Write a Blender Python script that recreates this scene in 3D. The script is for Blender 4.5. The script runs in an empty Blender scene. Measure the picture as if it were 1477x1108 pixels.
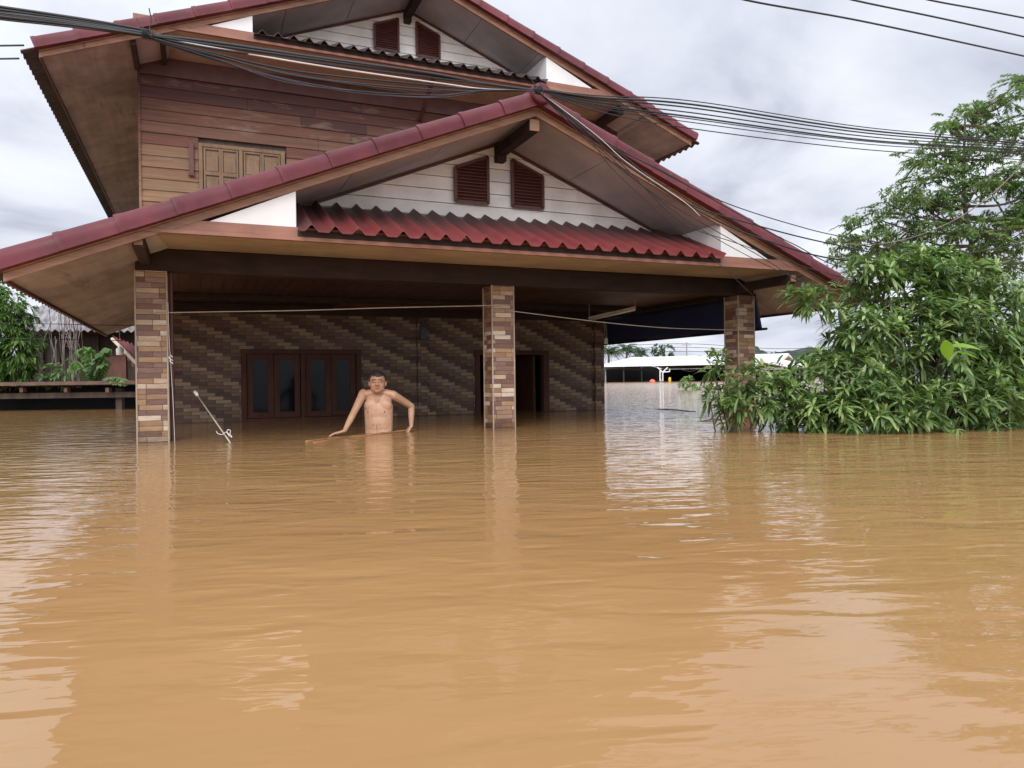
import bpy, bmesh, math, random
import numpy as np
from mathutils import Vector, Matrix, noise as mnoise
random.seed(7); RNG = np.random.default_rng(11)
S = bpy.context.scene; COL = S.collection
PI = math.pi

# ---------------------------------------------------------------- camera
F, YAW, PIT, ROL = 1060.2, .4063, -.0053, -.0131
C = np.array([.481, -7.299, .513])
fw = np.array([math.sin(YAW)*math.cos(PIT), math.cos(YAW)*math.cos(PIT), math.sin(PIT)])
rt = np.array([math.cos(YAW), -math.sin(YAW), 0.]); up = np.cross(rt, fw)
rt, up = math.cos(ROL)*rt+math.sin(ROL)*up, -math.sin(ROL)*rt+math.cos(ROL)*up
cd = bpy.data.cameras.new('camera'); cam = bpy.data.objects.new('camera', cd); COL.objects.link(cam)
cd.sensor_width = 36; cd.lens = F/1477*36; cd.clip_start = .05; cd.clip_end = 3000
m = Matrix.Identity(4)
for i in range(3):
    m[i][0], m[i][1], m[i][2], m[i][3] = rt[i], up[i], -fw[i], C[i]
cam.matrix_world = m; S.camera = cam
FH = np.array([math.sin(YAW), math.cos(YAW), 0.]); RH = np.array([math.cos(YAW), -math.sin(YAW), 0.])

def at(px, py, dep):
    return C+dep*(fw+rt*(px-738.5)/F-up*(py-554)/F)
def onY(px, py, Y):
    d = fw+rt*(px-738.5)/F-up*(py-554)/F
    return C+d*(Y-C[1])/d[1]
def onZ(px, py, Z=0.):
    d = fw+rt*(px-738.5)/F-up*(py-554)/F
    return C+d*(Z-C[2])/d[2]

# ---------------------------------------------------------------- world, sun, exposure
SUN_EL, SUN_AZ = math.radians(36), math.radians(207)      # azimuth clockwise from +Y
W = bpy.data.worlds.new('World'); S.world = W; W.use_nodes = True
nt = W.node_tree; nt.nodes.clear()
def N(t, typ, **k):
    n = t.nodes.new(typ)
    for a, v in k.items(): setattr(n, a, v)
    return n
def mth(t, op, a, b=None, c=None, clamp=False):
    n = N(t, 'ShaderNodeMath', operation=op); n.use_clamp = clamp
    for i, v in enumerate((a, b, c)):
        if v is None: continue
        if isinstance(v, (int, float)): n.inputs[i].default_value = v
        else: t.links.new(v, n.inputs[i])
    return n.outputs[0]
def ramp(t, fac, stops, interp='LINEAR'):
    n = N(t, 'ShaderNodeValToRGB'); e = n.color_ramp.elements; n.color_ramp.interpolation = interp
    while len(e) < len(stops): e.new(.5)
    for el, (p, c) in zip(e, stops):
        el.position = p; el.color = (*c, 1) if len(c) == 3 else c
    if fac is not None: t.links.new(fac, n.inputs[0])
    return n.outputs[0]
def mixc(t, fac, a, b, mode='MIX'):
    n = N(t, 'ShaderNodeMix', data_type='RGBA', blend_type=mode)
    for s, v in ((n.inputs[0], fac), (n.inputs[6], a), (n.inputs[7], b)):
        if isinstance(v, (int, float)): s.default_value = v
        elif isinstance(v, tuple): s.default_value = (*v, 1)
        else: t.links.new(v, s)
    return n.outputs[2]
sky = N(nt, 'ShaderNodeTexSky', sky_type='NISHITA', sun_disc=False)
sky.sun_elevation = SUN_EL; sky.sun_rotation = SUN_AZ
tc = N(nt, 'ShaderNodeTexCoord')
sp = N(nt, 'ShaderNodeSeparateXYZ'); nt.links.new(tc.outputs['Generated'], sp.inputs[0])
den = mth(nt, 'ADD', mth(nt, 'ABSOLUTE', sp.outputs[2]), .22)
cb = N(nt, 'ShaderNodeCombineXYZ')
nt.links.new(mth(nt, 'DIVIDE', sp.outputs[0], den), cb.inputs[0]); nt.links.new(mth(nt, 'DIVIDE', sp.outputs[1], den), cb.inputs[1])
n1 = N(nt, 'ShaderNodeTexNoise'); n1.inputs['Scale'].default_value = 1.9; n1.inputs['Detail'].default_value = 7; n1.inputs['Roughness'].default_value = .52; n1.inputs['Distortion'].default_value = .35
nt.links.new(cb.outputs[0], n1.inputs['Vector'])
mp2 = N(nt, 'ShaderNodeMapping'); mp2.inputs['Location'].default_value = (4.2, 1.7, 0); nt.links.new(cb.outputs[0], mp2.inputs[0])
n2 = N(nt, 'ShaderNodeTexNoise'); n2.inputs['Scale'].default_value = .55; n2.inputs['Detail'].default_value = 4
nt.links.new(mp2.outputs[0], n2.inputs['Vector'])
clouds = ramp(nt, n1.outputs[0], [(.30, (.42, .45, .54)), (.42, (.60, .63, .72)), (.54, (.73, .76, .84)), (.68, (.84, .86, .92))])
shade = ramp(nt, n2.outputs[0], [(.35, (.86, .87, .90)), (.62, (1.12, 1.12, 1.10))])
cl = mixc(nt, 1.0, clouds, shade, 'MULTIPLY')
zen = ramp(nt, sp.outputs[2], [(0, (1, 1, 1)), (.5, (1.02, 1.02, 1.02)), (1, (1.5, 1.5, 1.5))])
# unseen sky behind the viewer is brightened, added to light the house front
vdn = N(nt, 'ShaderNodeVectorMath', operation='DOT_PRODUCT'); vdn.inputs[1].default_value = (math.sin(SUN_AZ)*.88, math.cos(SUN_AZ)*.88, .47)
nt.links.new(tc.outputs['Generated'], vdn.inputs[0])
glow = ramp(nt, vdn.outputs['Value'], [(0, (1, 1, 1)), (.25, (1.25, 1.25, 1.25)), (1, (2.5, 2.48, 2.42))])
cl = mixc(nt, 1.0, cl, glow, 'MULTIPLY')
cl = mixc(nt, 1.0, cl, zen, 'MULTIPLY')
skc = mixc(nt, 1.0, sky.outputs[0], (.10, .10, .10), 'MULTIPLY')
thin = ramp(nt, n1.outputs[0], [(.70, (1, 1, 1)), (.82, (.55, .55, .55))])
rgb = mixc(nt, thin, skc, cl)
bg = N(nt, 'ShaderNodeBackground'); bg.inputs[1].default_value = 1.0
nt.links.new(rgb, bg.inputs[0])
wo = N(nt, 'ShaderNodeOutputWorld'); nt.links.new(bg.outputs[0], wo.inputs[0])
sl = bpy.data.lights.new('sun', 'SUN'); sl.energy = 1.5; sl.angle = math.radians(30); sl.color = (1, .95, .88)
so = bpy.data.objects.new('sun', sl); COL.objects.link(so)
sd = Vector((math.sin(SUN_AZ)*math.cos(SUN_EL), math.cos(SUN_AZ)*math.cos(SUN_EL), math.sin(SUN_EL)))
so.rotation_euler = sd.to_track_quat('Z', 'Y').to_euler()
S.view_settings.view_transform = 'Standard'; S.view_settings.look = 'None'
S.view_settings.exposure = 0.25; S.view_settings.gamma = 1
S.render.engine = 'CYCLES'; S.cycles.max_bounces = 8

# ---------------------------------------------------------------- materials
def newmat(name):
    mt = bpy.data.materials.new(name); mt.use_nodes = True
    t = mt.node_tree; t.nodes.clear()
    o = N(t, 'ShaderNodeOutputMaterial'); p = N(t, 'ShaderNodeBsdfPrincipled')
    t.links.new(p.outputs[0], o.inputs[0])
    return mt, t, p, o
def coords(t, scale=(1, 1, 1), kind='Object'):
    tc = N(t, 'ShaderNodeTexCoord'); mp = N(t, 'ShaderNodeMapping'); mp.inputs['Scale'].default_value = scale
    t.links.new(tc.outputs[kind], mp.inputs[0]); return mp.outputs[0]
def tnoise(t, vec, sc, det=4, ro=.55):
    n = N(t, 'ShaderNodeTexNoise'); n.inputs['Scale'].default_value = sc; n.inputs['Detail'].default_value = det; n.inputs['Roughness'].default_value = ro
    t.links.new(vec, n.inputs['Vector']); return n.outputs[0]
def bumpn(t, p, h, strength, dist=.01):
    b = N(t, 'ShaderNodeBump'); b.inputs['Strength'].default_value = strength; b.inputs['Distance'].default_value = dist
    t.links.new(h, b.inputs['Height']); t.links.new(b.outputs[0], p.inputs['Normal'])
def surf(name, cols, scale=(6, 6, 6), rough=.6, bump=.2, stain=None, island=0., spec=.5, grime=.25):
    """base colour from a noise between cols, slow grime, optional per-island variation"""
    mt, t, p, o = newmat(name)
    v = coords(t, scale); n = tnoise(t, v, 1.0, 6, .6)
    k = len(cols); c = ramp(t, n, [(.3+.4*i/max(1, k-1), cc) for i, cc in enumerate(cols)])
    if island:
        g = N(t, 'ShaderNodeNewGeometry')
        vv = ramp(t, g.outputs['Random Per Island'], [(0, (1-island,)*3), (1, (1+island,)*3)])
        c = mixc(t, 1.0, c, vv, 'MULTIPLY')
    if grime:
        g2 = tnoise(t, coords(t, (1.1, 1.1, 1.1)), 1.7, 5, .65)
        c = mixc(t, 1.0, c, ramp(t, g2, [(.32, (1-grime,)*3), (.62, (1+grime*.3,)*3)]), 'MULTIPLY')
    if stain:
        g3 = tnoise(t, coords(t, stain[0]), 1.0, 5, .7)
        c = mixc(t, ramp(t, g3, [(stain[2], (0, 0, 0)), (stain[2]+.12, (1, 1, 1))]), c, stain[1])
    t.links.new(c, p.inputs['Base Color']); p.inputs['Roughness'].default_value = rough
    p.inputs['Specular IOR Level'].default_value = spec
    if bump: bumpn(t, p, n, bump)
    return mt

MT = {}
MT['redtile'] = surf('glazed_red_tile', [(.092, .013, .019), (.135, .022, .029)], (5, 5, 5), .48, .1, spec=.35, stain=((3, 3, 7), (.12, .05, .054), .62), grime=.3)
MT['roofred'] = surf('roof_sheet_red', [(.11, .018, .02), (.17, .035, .035)], (8, 8, 8), .6, .3, grime=.4)
MT['pentred'] = surf('pent_sheet_red', [(.23, .012, .018), (.33, .022, .03)], (9, 9, 9), .42, .2, grime=.3)
MT['pentgrey'] = surf('weathered_roof_sheet', [(.035, .028, .03), (.075, .055, .055)], (9, 9, 9), .8, .4, grime=.4)
MT['barge'] = surf('barge_wood', [(.25, .125, .075), (.37, .21, .135)], (4, 4, 26), .55, .3, stain=((8, 8, 3), (.14, .06, .035), .62))
MT['fascia'] = surf('painted_fascia', [(.23, .095, .06), (.30, .135, .09)], (3, 8, 18), .55, .25, stain=((5, 5, 9), (.15, .06, .04), .62))
MT['white'] = surf('white_board', [(.66, .65, .65), (.71, .70, .70)], (3, 3, 3), .6, .05, grime=.06)
MT['cream'] = surf('cream_plank', [(.80, .775, .745), (.84, .83, .81)], (2, 5, 12), .6, .1, island=.07, grime=.22, stain=((1.2, 6, 9), (.60, .53, .46), .66))
MT['soffit'] = surf('soffit_board', [(.40, .375, .40), (.48, .45, .47)], (2, 2, 2), .7, .1, island=.10, grime=.22)
MT['ply'] = surf('plywood_soffit', [(.31, .27, .29), (.43, .385, .42)], (9, .7, 9), .65, .15, island=.16, grime=.35, stain=((3, .5, 3), (.19, .15, .15), .60))
MT['striptan'] = surf('tan_soffit', [(.36, .28, .22), (.44, .36, .28)], (1.5, 5, 5), .65, .1, island=.08)
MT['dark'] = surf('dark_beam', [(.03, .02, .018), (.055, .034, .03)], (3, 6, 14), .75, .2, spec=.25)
MT['trim'] = surf('dark_trim', [(.07, .025, .02), (.11, .04, .03)], (6, 6, 6), .55, .1)
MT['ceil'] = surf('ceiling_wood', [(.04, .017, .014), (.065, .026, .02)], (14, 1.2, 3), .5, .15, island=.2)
MT['louvre'] = surf('louvre_red_brown', [(.085, .022, .018), (.125, .036, .028)], (6, 6, 20), .5, .1)
MT['frame'] = surf('window_wood', [(.062, .024, .015), (.095, .038, .024)], (9, 9, 3), .65, .1, spec=.2)
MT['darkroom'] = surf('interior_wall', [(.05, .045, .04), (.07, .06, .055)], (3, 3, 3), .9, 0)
MT['under'] = surf('sheet_underside', [(.05, .05, .065), (.09, .09, .11)], (6, 6, 6), .8, .2)
def wallwood():
    mt, t, p, o = newmat('weathered_plank')
    tc = N(t, 'ShaderNodeTexCoord'); s = N(t, 'ShaderNodeSeparateXYZ'); t.links.new(tc.outputs['Object'], s.inputs[0])
    g = N(t, 'ShaderNodeNewGeometry')
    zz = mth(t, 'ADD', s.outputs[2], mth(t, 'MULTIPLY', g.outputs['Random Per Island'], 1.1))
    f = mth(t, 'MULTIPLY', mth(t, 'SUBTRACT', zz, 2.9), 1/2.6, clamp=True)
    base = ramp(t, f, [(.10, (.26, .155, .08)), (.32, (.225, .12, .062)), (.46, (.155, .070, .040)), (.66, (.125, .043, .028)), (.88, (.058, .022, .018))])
    v = coords(t, (1.6, 5, 42)); n = tnoise(t, v, 1, 7, .7)
    base = mixc(t, 1.0, base, ramp(t, n, [(.32, (.62, .62, .62)), (.62, (1.18, 1.18, 1.18))]), 'MULTIPLY')
    n3 = tnoise(t, coords(t, (1.1, 3, 4)), 1.3, 5, .7)
    base = mixc(t, ramp(t, n3, [(.56, (0, 0, 0)), (.72, (.7, .7, .7))]), base, (.25, .18, .13))
    rv = ramp(t, g.outputs['Random Per Island'], [(0, (.78, .78, .78)), (.5, (1, 1, 1)), (1, (1.2, 1.15, 1.1))])
    base = mixc(t, 1.0, base, rv, 'MULTIPLY')
    t.links.new(base, p.inputs['Base Color']); p.inputs['Roughness'].default_value = .7
    bumpn(t, p, n, .5, .006); return mt
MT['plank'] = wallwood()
MT['shutter'] = surf('pale_shutter_wood', [(.15, .085, .045), (.235, .15, .085)], (16, 16, 3), .7, .3)
def stair_tiles():
    """wall cladding: courses of split tiles whose shades climb in diagonal steps"""
    mt, t, p, o = newmat('stepped_wall_tile')
    tc = N(t, 'ShaderNodeTexCoord'); s = N(t, 'ShaderNodeSeparateXYZ'); t.links.new(tc.outputs['Object'], s.inputs[0])
    rz = mth(t, 'MULTIPLY', s.outputs[2], 1/.049); row = mth(t, 'FLOOR', rz)
    xs = mth(t, 'ADD', mth(t, 'MULTIPLY', mth(t, 'ADD', s.outputs[0], s.outputs[1]), 1/.20), mth(t, 'MULTIPLY', row, .5))
    idx = mth(t, 'FLOOR', xs)
    def wn(a, b):
        c = N(t, 'ShaderNodeCombineXYZ'); t.links.new(a, c.inputs[0]); t.links.new(b, c.inputs[1])
        w = N(t, 'ShaderNodeTexWhiteNoise', noise_dimensions='2D'); t.links.new(c.outputs[0], w.inputs['Vector']); return w.outputs[0]
    rn = wn(idx, row)
    ph = mth(t, 'FRACT', mth(t, 'ADD', mth(t, 'ADD', mth(t, 'MULTIPLY', idx, .3333), .12), mth(t, 'MULTIPLY', mth(t, 'SUBTRACT', rn, .5), .22)))
    c = ramp(t, ph, [(0, (.085, .043, .030)), (.12, (.115, .060, .040)), (.3, (.165, .095, .058)), (.6, (.27, .185, .115))], 'CONSTANT')
    c = mixc(t, 1.0, c, ramp(t, wn(row, idx), [(0, (.75, .75, .75)), (1, (1.15, 1.15, 1.15))]), 'MULTIPLY')
    fx = mth(t, 'FRACT', xs); fz = mth(t, 'FRACT', rz)
    g = mth(t, 'MULTIPLY', mth(t, 'GREATER_THAN', fx, .03), mth(t, 'GREATER_THAN', fz, .09))
    c = mixc(t, g, (.04, .025, .02), c)
    n = tnoise(t, coords(t, (12, 12, 30)), 1, 5, .7)
    c = mixc(t, 1.0, c, ramp(t, n, [(.3, (.75, .75, .75)), (.65, (1.12, 1.12, 1.12))]), 'MULTIPLY')
    t.links.new(c, p.inputs['Base Color']); p.inputs['Roughness'].default_value = .6
    bumpn(t, p, mth(t, 'ADD', mth(t, 'MULTIPLY', g, mth(t, 'ADD', rn, .5)), mth(t, 'MULTIPLY', n, .4)), .6, .006)
    return mt
def pillar_tiles():
    mt, t, p, o = newmat('random_split_tile')
    tc = N(t, 'ShaderNodeTexCoord'); s = N(t, 'ShaderNodeSeparateXYZ'); t.links.new(tc.outputs['Object'], s.inputs[0])
    rz = mth(t, 'MULTIPLY', s.outputs[2], 1/.0475); row = mth(t, 'FLOOR', rz)
    w1 = N(t, 'ShaderNodeTexWhiteNoise', noise_dimensions='1D'); t.links.new(row, w1.inputs['W'])
    off = mth(t, 'FLOOR', mth(t, 'MULTIPLY', w1.outputs[0], 3.99))
    xs = mth(t, 'ADD', mth(t, 'MULTIPLY', mth(t, 'ADD', s.outputs[0], mth(t, 'MULTIPLY', s.outputs[1], -1.)), 1/.19), mth(t, 'MULTIPLY', off, .31))
    idx = mth(t, 'FLOOR', xs)
    c3 = N(t, 'ShaderNodeCombineXYZ'); t.links.new(idx, c3.inputs[0]); t.links.new(row, c3.inputs[1])
    w = N(t, 'ShaderNodeTexWhiteNoise', noise_dimensions='2D'); t.links.new(c3.outputs[0], w.inputs['Vector'])
    c = ramp(t, w.outputs[0], [(0, (.17, .09, .066)), (.2, (.225, .125, .092)), (.38, (.30, .17, .09)), (.52, (.36, .22, .115)), (.66, (.30, .20, .15)), (.78, (.47, .35, .235)), (.91, (.56, .46, .35))], 'CONSTANT')
    fx = mth(t, 'FRACT', xs); fz = mth(t, 'FRACT', rz)
    g = mth(t, 'MULTIPLY', mth(t, 'GREATER_THAN', fx, .03), mth(t, 'GREATER_THAN', fz, .08))
    c = mixc(t, g, (.10, .055, .04), c)
    n = tnoise(t, coords(t, (9, 9, 45)), 1, 6, .75)
    c = mixc(t, 1.0, c, ramp(t, n, [(.3, (.68, .66, .64)), (.62, (1.1, 1.1, 1.1))]), 'MULTIPLY')
    # silt mark left just above the water
    wz = mth(t, 'ADD', s.outputs[2], mth(t, 'MULTIPLY', mth(t, 'SUBTRACT', n, .5), .12))
    wet = ramp(t, wz, [(0, (.40, .36, .33)), (.03, (.5, .45, .40)), (.07, (.78, .72, .66)), (.13, (1, 1, 1))])
    c = mixc(t, 1.0, c, wet, 'MULTIPLY')
    t.links.new(c, p.inputs['Base Color']); p.inputs['Roughness'].default_value = .55
    bumpn(t, p, mth(t, 'ADD', mth(t, 'MULTIPLY', g, mth(t, 'ADD', w.outputs[0], .5)), mth(t, 'MULTIPLY', n, .6)), .7, .006)
    return mt
MT['stair'] = stair_tiles(); MT['ptile'] = pillar_tiles()
def glassmat():
    mt, t, p, o = newmat('dark_glass')
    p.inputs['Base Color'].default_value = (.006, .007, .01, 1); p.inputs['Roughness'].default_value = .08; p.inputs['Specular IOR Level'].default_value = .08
    n = tnoise(t, coords(t, (2, 2, 2)), 1.5); bumpn(t, p, n, .08, .01); return mt
MT['glass'] = glassmat()
def flat(name, col, rough=.6, metal=0., var=.12, sc=8):
    cs = [tuple(c*(1-var) for c in col), tuple(c*(1+var) for c in col)]
    mt = surf(name, cs, (sc, sc, sc), rough, .08, grime=.12)
    return mt
MT['navy'] = surf('navy_tarp', [(.018, .026, .085), (.03, .04, .12)], (3, 1, 3), .5, .5)
MT['cable'] = flat('black_cable', (.012, .012, .015), .45)
MT['cablew'] = flat('pale_cable', (.55, .5, .48), .5)
MT['cableg'] = flat('grey_cable', (.028, .026, .036), .5)
MT['whitep'] = flat('white_plastic', (.75, .74, .72), .4, var=.03)
MT['creamp'] = flat('yellowed_plastic', (.55, .47, .33), .5)
MT['alu'] = flat('dull_tube', (.42, .36, .28), .4)
MT['bamboo'] = surf('bamboo', [(.24, .11, .045), (.38, .19, .08)], (20, 20, 20), .5, .2)
MT['grey'] = surf('grey_fibre_cement', [(.20, .19, .20), (.33, .31, .32)], (4, 4, 4), .85, .2, grime=.35)
MT['oldwood'] = surf('old_wood', [(.045, .03, .024), (.09, .06, .045)], (12, 12, 1.2), .8, .3)
MT['rust'] = surf('rusty_sheet', [(.09, .05, .035), (.18, .11, .08)], (3, 3, 3), .8, .2)
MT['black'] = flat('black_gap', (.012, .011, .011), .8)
MT['shedroof'] = flat('white_sheet_roof', (.82, .83, .86), .5, var=.03, sc=.3)
MT['shednet'] = surf('dark_shade_net', [(.010, .010, .014), (.018, .018, .022)], (.5, .5, .5), .95, 0, spec=.1)
MT['concrete'] = flat('pale_concrete', (.27, .26, .25), .8, sc=2)
MT['orange'] = flat('orange_plastic', (.65, .14, .06), .6)
MT['yellow'] = flat('yellow_plastic', (.62, .38, .03), .6)
MT['redpanel'] = surf('reddish_panel', [(.15, .06, .045), (.22, .10, .075)], (10, 10, 2), .7, .1)
def leafmat(name, cols, trans=.35, rough=.4, spec=.5):
    mt = bpy.data.materials.new(name); mt.use_nodes = True; t = mt.node_tree; t.nodes.clear()
    o = N(t, 'ShaderNodeOutputMaterial'); p = N(t, 'ShaderNodeBsdfPrincipled'); tr = N(t, 'ShaderNodeBsdfTranslucent'); mx = N(t, 'ShaderNodeMixShader')
    g = N(t, 'ShaderNodeNewGeometry')
    k = len(cols); c = ramp(t, g.outputs['Random Per Island'], [(i/(k-1), cc) for i, cc in enumerate(cols)])
    n = tnoise(t, coords(t, (3, 3, 3)), .9, 3)
    c = mixc(t, 1.0, c, ramp(t, n, [(.35, (.78, .8, .8)), (.65, (1.2, 1.18, 1.05))]), 'MULTIPLY')
    t.links.new(c, p.inputs['Base Color']); p.inputs['Roughness'].default_value = rough; p.inputs['Specular IOR Level'].default_value = spec
    t.links.new(mixc(t, 1.0, c, (1.1, 1.35, .55), 'MULTIPLY'), tr.inputs[0])
    mx.inputs[0].default_value = trans
    t.links.new(p.outputs[0], mx.inputs[1]); t.links.new(tr.outputs[0], mx.inputs[2]); t.links.new(mx.outputs[0], o.inputs[0])
    return mt
MT['mango'] = leafmat('mango_leaf', [(.055, .105, .036), (.11, .185, .062), (.19, .28, .10), (.34, .42, .17)], .3, .36)
MT['feather'] = leafmat('feathery_leaf', [(.10, .16, .08), (.155, .23, .105), (.21, .30, .14)], .4, .5)
MT['mango2'] = leafmat('drooping_leaf', [(.05, .105, .025), (.09, .17, .035), (.15, .25, .06)], .4, .42)
MT['pale'] = leafmat('pale_big_leaf', [(.10, .20, .07), (.17, .28, .11), (.25, .36, .17)], .4, .5)
MT['yleaf'] = leafmat('yellow_green_leaf', [(.20, .33, .03), (.26, .42, .05)], .45, .4)
MT['far'] = leafmat('far_leaf', [(.03, .06, .025), (.06, .10, .045)], .3, .7)
MT['bark'] = surf('bark', [(.07, .05, .035), (.15, .11, .08)], (10, 10, 3), .9, .5)
MT['drystem'] = surf('dry_stem', [(.15, .12, .11), (.26, .21, .19)], (10, 10, 3), .9, .2)

# ---------------------------------------------------------------- helpers
def tag(o, label=None, cat=None, group=None, kind=None):
    if label: o['label'] = label
    if cat: o['category'] = cat
    if group: o['group'] = group
    if kind: o['kind'] = kind
    return o
def thing(name, label, cat, loc=(0, 0, 0), group=None):
    o = bpy.data.objects.new(name, None); COL.objects.link(o); o.location = loc; o.empty_display_size = .1
    return tag(o, label, cat, group)
class MB:
    def __init__(s): s.v = []; s.f = []; s.mi = []
    def add(s, vs, fs, mi=0):
        b = len(s.v); s.v += [tuple(map(float, v)) for v in vs]; s.f += [[b+i for i in f] for f in fs]; s.mi += [mi]*len(fs); return s
    def box(s, x0, x1, y0, y1, z0, z1, mi=0):
        return s.add([(x, y, z) for z in (z0, z1) for y in (y0, y1) for x in (x0, x1)],
                     [(0, 2, 3, 1), (4, 5, 7, 6), (0, 1, 5, 4), (2, 6, 7, 3), (0, 4, 6, 2), (1, 3, 7, 5)], mi)
    def prism(s, poly, d, mi=0):      # poly: 3-D points; d: extrusion vector
        n = len(poly); p = [np.array(q, float) for q in poly]; q = [a+np.array(d, float) for a in p]
        return s.add(p+q, [tuple(range(n))[::-1], tuple(range(n, 2*n))]+[(i, (i+1) % n, n+(i+1) % n, n+i) for i in range(n)], mi)
    def bar(s, a, b, w, h, mi=0, upv=(0, 0, 1)):   # rectangular bar a->b
        a = np.array(a, float); b = np.array(b, float); d = b-a; d /= np.linalg.norm(d)
        sd = np.cross(d, upv); sd /= np.linalg.norm(sd); u = np.cross(sd, d)
        pts = [a+sd*i*w/2+u*j*h/2 for i, j in ((-1, -1), (1, -1), (1, 1), (-1, 1))]
        return s.prism(pts, b-a, mi)
    def tube(s, pts, r, n=6, mi=0):
        pts = [np.array(p, float) for p in pts]; rs = r if hasattr(r, '__len__') else [r]*len(pts)
        b = len(s.v); prev = None
        for i, p in enumerate(pts):
            d = pts[min(i+1, len(pts)-1)]-pts[max(i-1, 0)]; d /= (np.linalg.norm(d)+1e-9)
            if prev is None:
                a = np.cross(d, (0, 0, 1)); a = a if np.linalg.norm(a) > .05 else np.cross(d, (0, 1, 0))
            else: a = prev-d*(prev@d)
            a /= (np.linalg.norm(a)+1e-9); prev = a; c = np.cross(d, a)
            for k in range(n):
                t = 2*PI*k/n; s.v.append(tuple(p+rs[i]*(a*math.cos(t)+c*math.sin(t))))
        for i in range(len(pts)-1):
            for k in range(n):
                s.f.append([b+i*n+k, b+i*n+(k+1) % n, b+(i+1)*n+(k+1) % n, b+(i+1)*n+k]); s.mi.append(mi)
        s.f.append([b+k for k in range(n)][::-1]); s.mi.append(mi)
        e = b+(len(pts)-1)*n; s.f.append([e+k for k in range(n)]); s.mi.append(mi)
        return s
    def build(s, name, mats, parent=None, bevel=0., smooth=False, loc=None):
        me = bpy.data.meshes.new(name); me.from_pydata(s.v, [], s.f)
        for mt in (mats if isinstance(mats, (list, tuple)) else [mats]): me.materials.append(mt)
        me.polygons.foreach_set('material_index', s.mi)
        bm = bmesh.new(); bm.from_mesh(me); bmesh.ops.recalc_face_normals(bm, faces=bm.faces[:]); bm.to_mesh(me); bm.free()
        if smooth: me.polygons.foreach_set('use_smooth', [True]*len(me.polygons))
        o = bpy.data.objects.new(name, me); COL.objects.link(o)
        if parent is not None: o.parent = parent
        if parent is not None and parent.type == 'EMPTY' and tuple(parent.location) != (0, 0, 0):
            me.transform(Matrix.Translation(-parent.location))
        if bevel:
            md = o.modifiers.new('bevel', 'BEVEL'); md.width = bevel; md.segments = 2; md.limit_method = 'ANGLE'
        return o

# ---------------------------------------------------------------- water and land
def water():
    mt, t, p, o = newmat('muddy_flood_water')
    v = coords(t, (1, 1, 1)); n = tnoise(t, v, .35, 5, .6)
    c = ramp(t, n, [(.3, (.32, .176, .070)), (.7, (.375, .216, .092))])
    t.links.new(c, p.inputs['Base Color']); p.inputs['IOR'].default_value = 1.333
    # ripples, long across the line of sight like the current in the photo
    tc = N(t, 'ShaderNodeTexCoord')
    def lay(rot, sc, scale, det, dist=0.):
        m0 = N(t, 'ShaderNodeMapping'); m0.inputs['Rotation'].default_value = (0, 0, rot)
        t.links.new(tc.outputs['Object'], m0.inputs[0])
        mp = N(t, 'ShaderNodeMapping'); mp.inputs['Scale'].default_value = sc
        t.links.new(m0.outputs[0], mp.inputs[0])
        n = N(t, 'ShaderNodeTexNoise'); n.inputs['Scale'].default_value = scale; n.inputs['Detail'].default_value = det
        n.inputs['Roughness'].default_value = .45; n.inputs['Distortion'].default_value = dist
        t.links.new(mp.outputs[0], n.inputs['Vector']); return n.outputs[0]
    a = lay(YAW, (.55, 1, 1), 2.4, 1.5, .6)
    b = lay(YAW-.04, (.38, 1, 1), 8.5, 1.5, .7)
    d = lay(YAW-.15, (.36, 1, 1), 23.0, 2.0, .3)
    # distance from the viewer's shore: calm close in, more chop further out over the flooded street
    geo = N(t, 'ShaderNodeNewGeometry'); vd = N(t, 'ShaderNodeVectorMath', operation='DISTANCE'); vd.inputs[1].default_value = (.6, -8.5, 0)
    t.links.new(geo.outputs['Position'], vd.inputs[0])
    chop = N(t, 'ShaderNodeMapRange'); chop.inputs[1].default_value = 2.5; chop.inputs[2].default_value = 8; chop.inputs[3].default_value = .42; chop.inputs[4].default_value = 1.35
    rr_ = N(t, 'ShaderNodeMapRange'); rr_.inputs[1].default_value = 9; rr_.inputs[2].default_value = 60; rr_.inputs[3].default_value = .015; rr_.inputs[4].default_value = .15
    t.links.new(vd.outputs['Value'], rr_.inputs[0]); t.links.new(rr_.outputs[0], p.inputs['Roughness'])
    t.links.new(vd.outputs['Value'], chop.inputs[0])
    h = mth(t, 'ADD', mth(t, 'MULTIPLY', a, .0090), mth(t, 'MULTIPLY', mth(t, 'ADD', mth(t, 'MULTIPLY', b, .0095), mth(t, 'MULTIPLY', d, .0027)), chop.outputs[0]))
    bp = N(t, 'ShaderNodeBump'); bp.inputs['Strength'].default_value = 1.0; bp.inputs['Distance'].default_value = 1.0
    t.links.new(h, bp.inputs['Height']); t.links.new(bp.outputs[0], p.inputs['Normal'])
    mb = MB(); mb.add([(-400, -60, 0), (700, -60, 0), (700, 900, 0), (-400, 900, 0)], [(0, 1, 2, 3)])
    tag(mb.build('water', mt), kind='structure')
    g = MB(); g.add([(-1500, -60, -1.2), (2500, -60, -1.2), (2500, 2600, -1.2), (-1500, 2600, -1.2)], [(0, 1, 2, 3)])
    tag(g.build('ground', MT['rust']), kind='structure')
water()

# ---------------------------------------------------------------- the house
XC = 3.475
house = thing('flooded_house', 'two storey wooden house with maroon roofs and tiled pillars standing in brown flood water', 'house')
FS, RS = .41, .39            # roof slopes: front gable, rear gable

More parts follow.
